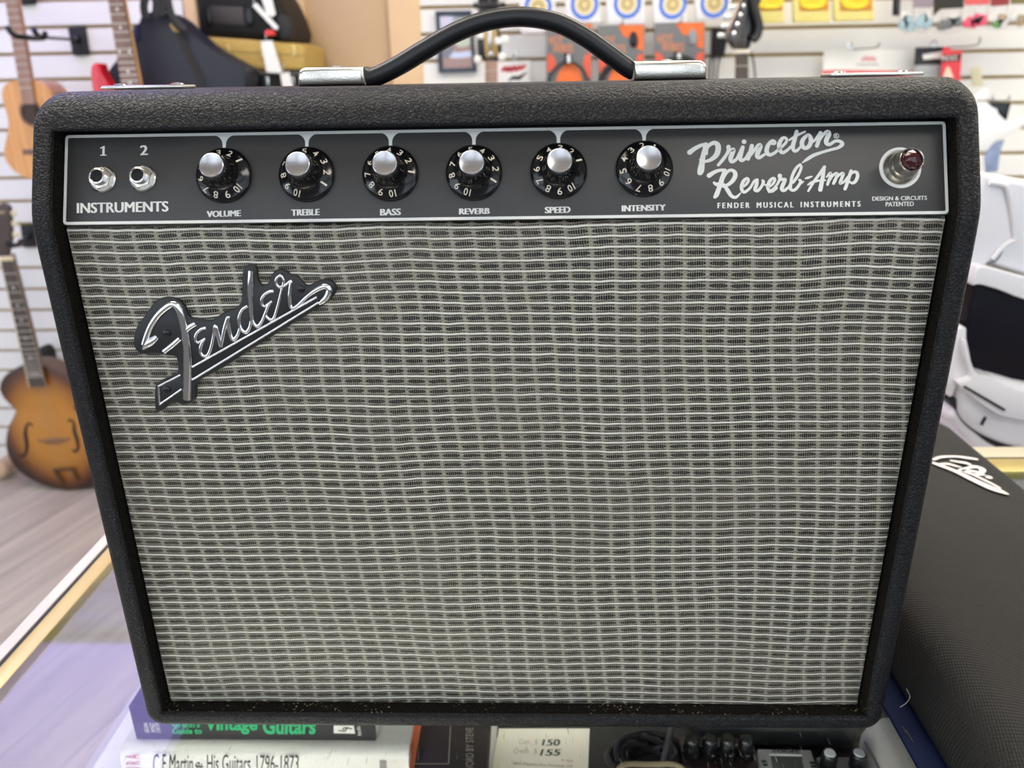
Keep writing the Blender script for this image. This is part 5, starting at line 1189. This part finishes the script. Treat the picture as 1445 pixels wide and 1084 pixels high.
TEAL = pm('pale_teal_plastic', (0.36, 0.50, 0.55), 0.25); GRYP = pm('smoke_grey_plastic', (0.17, 0.17, 0.17), 0.3); PNK = pm('hot_pink_plastic', (0.85, 0.10, 0.18), 0.3); TANP = pm('tan_plastic', (0.45, 0.33, 0.20), 0.35); GRNP = pm('leaf_green_plastic', (0.14, 0.34, 0.10), 0.35); CLR = pm('milky_plastic', (0.74, 0.72, 0.68), 0.3)
pouch('narrow pouch of pale teal picks, leftmost of the upper right row', [(1270,-30),(1289,-30),(1292,44),(1280,47),(1269,38)], None, None, [(1275,34,.014,TEAL),(1281,28,.014,TEAL),(1284,38,.013,TEAL),(1276,22,.012,CLR)])
pouch('wide pouch of pale teal picks under a mauve header', [(1290,-10),(1317,-11),(1316,42),(1304,46),(1291,44)], [(1289,-34),(1318,-35),(1317,10),(1290,11)], pm('mauve_header', (0.30, 0.24, 0.28), 0.45), [(1298,32,.015,TEAL),(1308,33,.014,TEAL),(1303,26,.013,TEAL),(1310,22,.012,CLR)])
pouch('pouch of smoke grey picks under a black header', [(1319,-10),(1359,-11),(1358,44),(1338,48),(1318,46)], [(1318,-34),(1361,-35),(1360,11),(1328,13),(1318,22)], pm('black_header_card', (0.03, 0.024, 0.015), 0.4), [(1330,36,.015,GRYP),(1342,32,.015,GRYP),(1350,31,.014,GRYP),(1346,25,.013,CLR)])
pouch('pouch of hot pink picks under a red header', [(1360,-10),(1396,-11),(1394,40),(1378,42),(1360,42)], [(1361,-34),(1398,-35),(1397,6),(1362,7)], pm('red_header', (0.70, 0.12, 0.12), 0.4), [(1367,32,.015,PNK),(1376,31,.015,PNK),(1386,29,.015,PNK),(1380,26,.014,PNK),(1382,14,.012,CLR)])
pouch('pouch of mixed milky and green picks under a dark red header', [(1397,-10),(1424,-11),(1422,42),(1408,43),(1396,42)], [(1399,-34),(1426,-35),(1424,7),(1399,9)], pm('dark_red_header', (0.28, 0.04, 0.04), 0.4), [(1402,24,.014,CLR),(1413,26,.014,TANP),(1407,34,.012,GRNP),(1415,33,.012,CLR)])
pouch('pouch of tan picks at the right edge of the frame, upper row', [(1425,-10),(1462,-11),(1460,40),(1440,42),(1424,40)], [(1426,-34),(1464,-35),(1462,5),(1427,6)], pm('olive_header', (0.20, 0.17, 0.07), 0.45), [(1432,22,.014,CLR),(1442,28,.016,TANP),(1452,26,.015,TANP)])
mb = MB(); plate(mb, [(1263,-30),(1273,-30),(1270,22),(1261,22)], 2.17, .01, .001)
tag(mb.build('black_strip', BLACK, loc=tuple(atY(1266, 22, 2.17))), 'narrow black strip hanging left of the teal pick pouches', 'strip')
# pale price strip, hooks and hanging white plate at the far right
mb = MB(); plate(mb, [(1369,97),(1383,94),(1388,120),(1372,122)], WALLY - .002, .004, .001)
tag(mb.build('shelf_label', pm('pale_yellow_label', (0.76, 0.70, 0.48), 0.5), loc=tuple(atY(1378, 122, WALLY))), 'pale yellow label strip on the slatwall above the amplifier corner', 'label')
c = atY(1421, 134, 2.05); hook('right hook of the two above the torn white pickguard', c.x - .02, atY(1405, 139, 2.2).z, 2.0, .014)
c = atY(1398, 134, 2.05); hook('left hook of the two above the torn white pickguard', c.x - .02, atY(1385, 139, 2.2).z, 2.0, .014)
Y = 2.08; t = thing('pickguard', 'white curved pickguard with long horns hanging at the far right of the wall', 'pickguard', tuple(atY(1400, 210, Y)))
o = [(1388,126),(1396,128),(1392,140),(1394,145),(1402,152),(1407,154),(1409,160),(1415,166),(1420,171),(1428,170),(1444,163),(1447,174),(1436,184),(1424,191),(1408,198),(1398,206),(1394,212),(1385,214),(1370,200),(1370,150)]
mb = MB(); plate(mb, o, Y, .006, .0015, 2, 2); mb.build('white_plate', WHITE, t)
mb = MB(); plate(mb, [(1392,144),(1427,145),(1421,169),(1418,171),(1410,170),(1404,160)], Y + .008, .006, .001); mb.build('black_backing', BLACKG, t)
mb = MB(); plate(mb, [(1396,208),(1408,199),(1418,197),(1412,214),(1408,242),(1392,244),(1390,222)], Y + .004, .006, .002); mb.build('blue_sleeve', pm('steel_blue_film', (0.24, 0.30, 0.46), 0.25, var=0.4, vs=50), t)

# ------------------------------------------------------------------ white till on a desk beyond the counter
Y = 0.58; zd = min(atY(1470, 677, Y + .004).z, atY(1560, 677, Y + .004).z) - .004
DK = thing('side_desk', 'low white desk beyond the counter carrying the white till', 'desk', (0.95, 0.8, FLOOR))
mb = MB(); mb.box((0.98, 0.78, zd - .015), (0.90, 0.56, .03), .003); mb.build('desk_top', LEDGE, DK)
for x in (0.57, 1.39):
    mb = MB(); mb.box((x, 0.78, (FLOOR + zd - .03)/2), (.04, .50, zd - .03 - FLOOR), .002); mb.build('leg', LEDGE, DK)
T = thing('card_terminal', 'white shop till with black screen and slotted base at the right edge beyond the counter', 'till', (0.68, 0.66, zd))
GLOSW = pm('gloss_white_shell', (0.83, 0.81, 0.84), 0.22)
# round slotted base: lathe-like stack of rounded slabs with a dark seam
def slab(px, y, d, bev, m, nm, parent, n=3):
    mb = MB(); plate(mb, px, y, d, bev, 4, n); return mb.build(nm, m, parent, angle=60)
slab([(1352,575),(1338,590),(1352,604),(1375,628),(1392,652),(1470,676),(1560,676),(1560,600),(1400,560)], Y + .004, .22, .010, GLOSW, 'foot_plate', T)
slab([(1356,560),(1350,580),(1360,598),(1380,615),(1402,630),(1440,642),(1560,648),(1560,560)], Y + .001, .20, .004, BLACK, 'dark_seam', T)
slab([(1352,540),(1353,556),(1353,575),(1356,588),(1366,601),(1382,613),(1400,622),(1425,631),(1462,637),(1560,640),(1560,548),(1460,545),(1400,530),(1366,530)], Y - .006, .20, .014, GLOSW, 'base', T)
slab([(1364,480),(1362,500),(1368,520),(1371,534),(1352,540),(1358,548),(1378,564),(1400,580),(1420,589),(1460,594),(1560,596),(1560,560),(1445,556),(1400,532),(1375,524)], Y - .016, .19, .012, GLOSW, 'lip', T)
mb = MB(); plate(mb, [(1361,545.5),(1363,545),(1419,577.5),(1419,580),(1416,580),(1361,548)], Y - .0185, .004); mb.build('receipt_slot', BLACK, T)
mb = MB(); plate(mb, [(1390,588.5),(1393,589.5),(1387,601),(1384,599.5)], Y - .0085, .004); mb.build('status_mark', BLACK, T)
slab([(1376,402),(1380,401),(1410,408),(1450,419),(1560,446),(1560,600),(1446,558),(1400,530),(1374,522),(1366,500),(1364,460)], Y + .010, .03, .002, pm('black_glass_screen', (0.006, 0.005, 0.010), 0.3, spec=0.12), 'screen', T, 0)
slab([(1362,462),(1364,478),(1366,500),(1372,522),(1366,530),(1352,540),(1340,560),(1340,480)], Y - .004, .10, .008, GLOSW, 'side_cheek', T)
slab([(1372,402),(1378,382),(1390,376),(1445,391),(1560,420),(1560,452),(1450,424),(1412,410),(1384,402)], Y - .014, .14, .008, GLOSW, 'top_lip', T)
slab([(1360,400),(1370,300),(1385,246),(1396,245),(1445,256),(1560,276),(1560,425),(1446,390),(1396,374),(1380,384)], Y + .008, .12, .008, GLOSW, 'rear_housing', T, 0)
mb = MB(); q = [atY(x, y, Y + .005) for x, y in ((1396,258),(1412,260),(1420,264),(1424,275),(1429,300),(1432,320),(1432.5,338),(1424,342),(1412,352),(1400,366))]
mb.tube(smooth_pts(q, 5), .0032, 10); mb.build('moulded_ridge', GLOSW, T)
mb = MB(); plate(mb, [(1394,374),(1402,366),(1412,356),(1417,352),(1412,362),(1404,372)], Y + .0065, .003); mb.build('dark_gap', pm('grey_gap', (0.20, 0.20, 0.21), 0.5), T)
mb = MB(); plate(mb, [(1394,372),(1446,388),(1560,420),(1560,424),(1446,391),(1394,375)], Y + .0062, .003); mb.build('gold_seam', pm('dull_olive_seam', (0.20, 0.17, 0.08), 0.5), T)
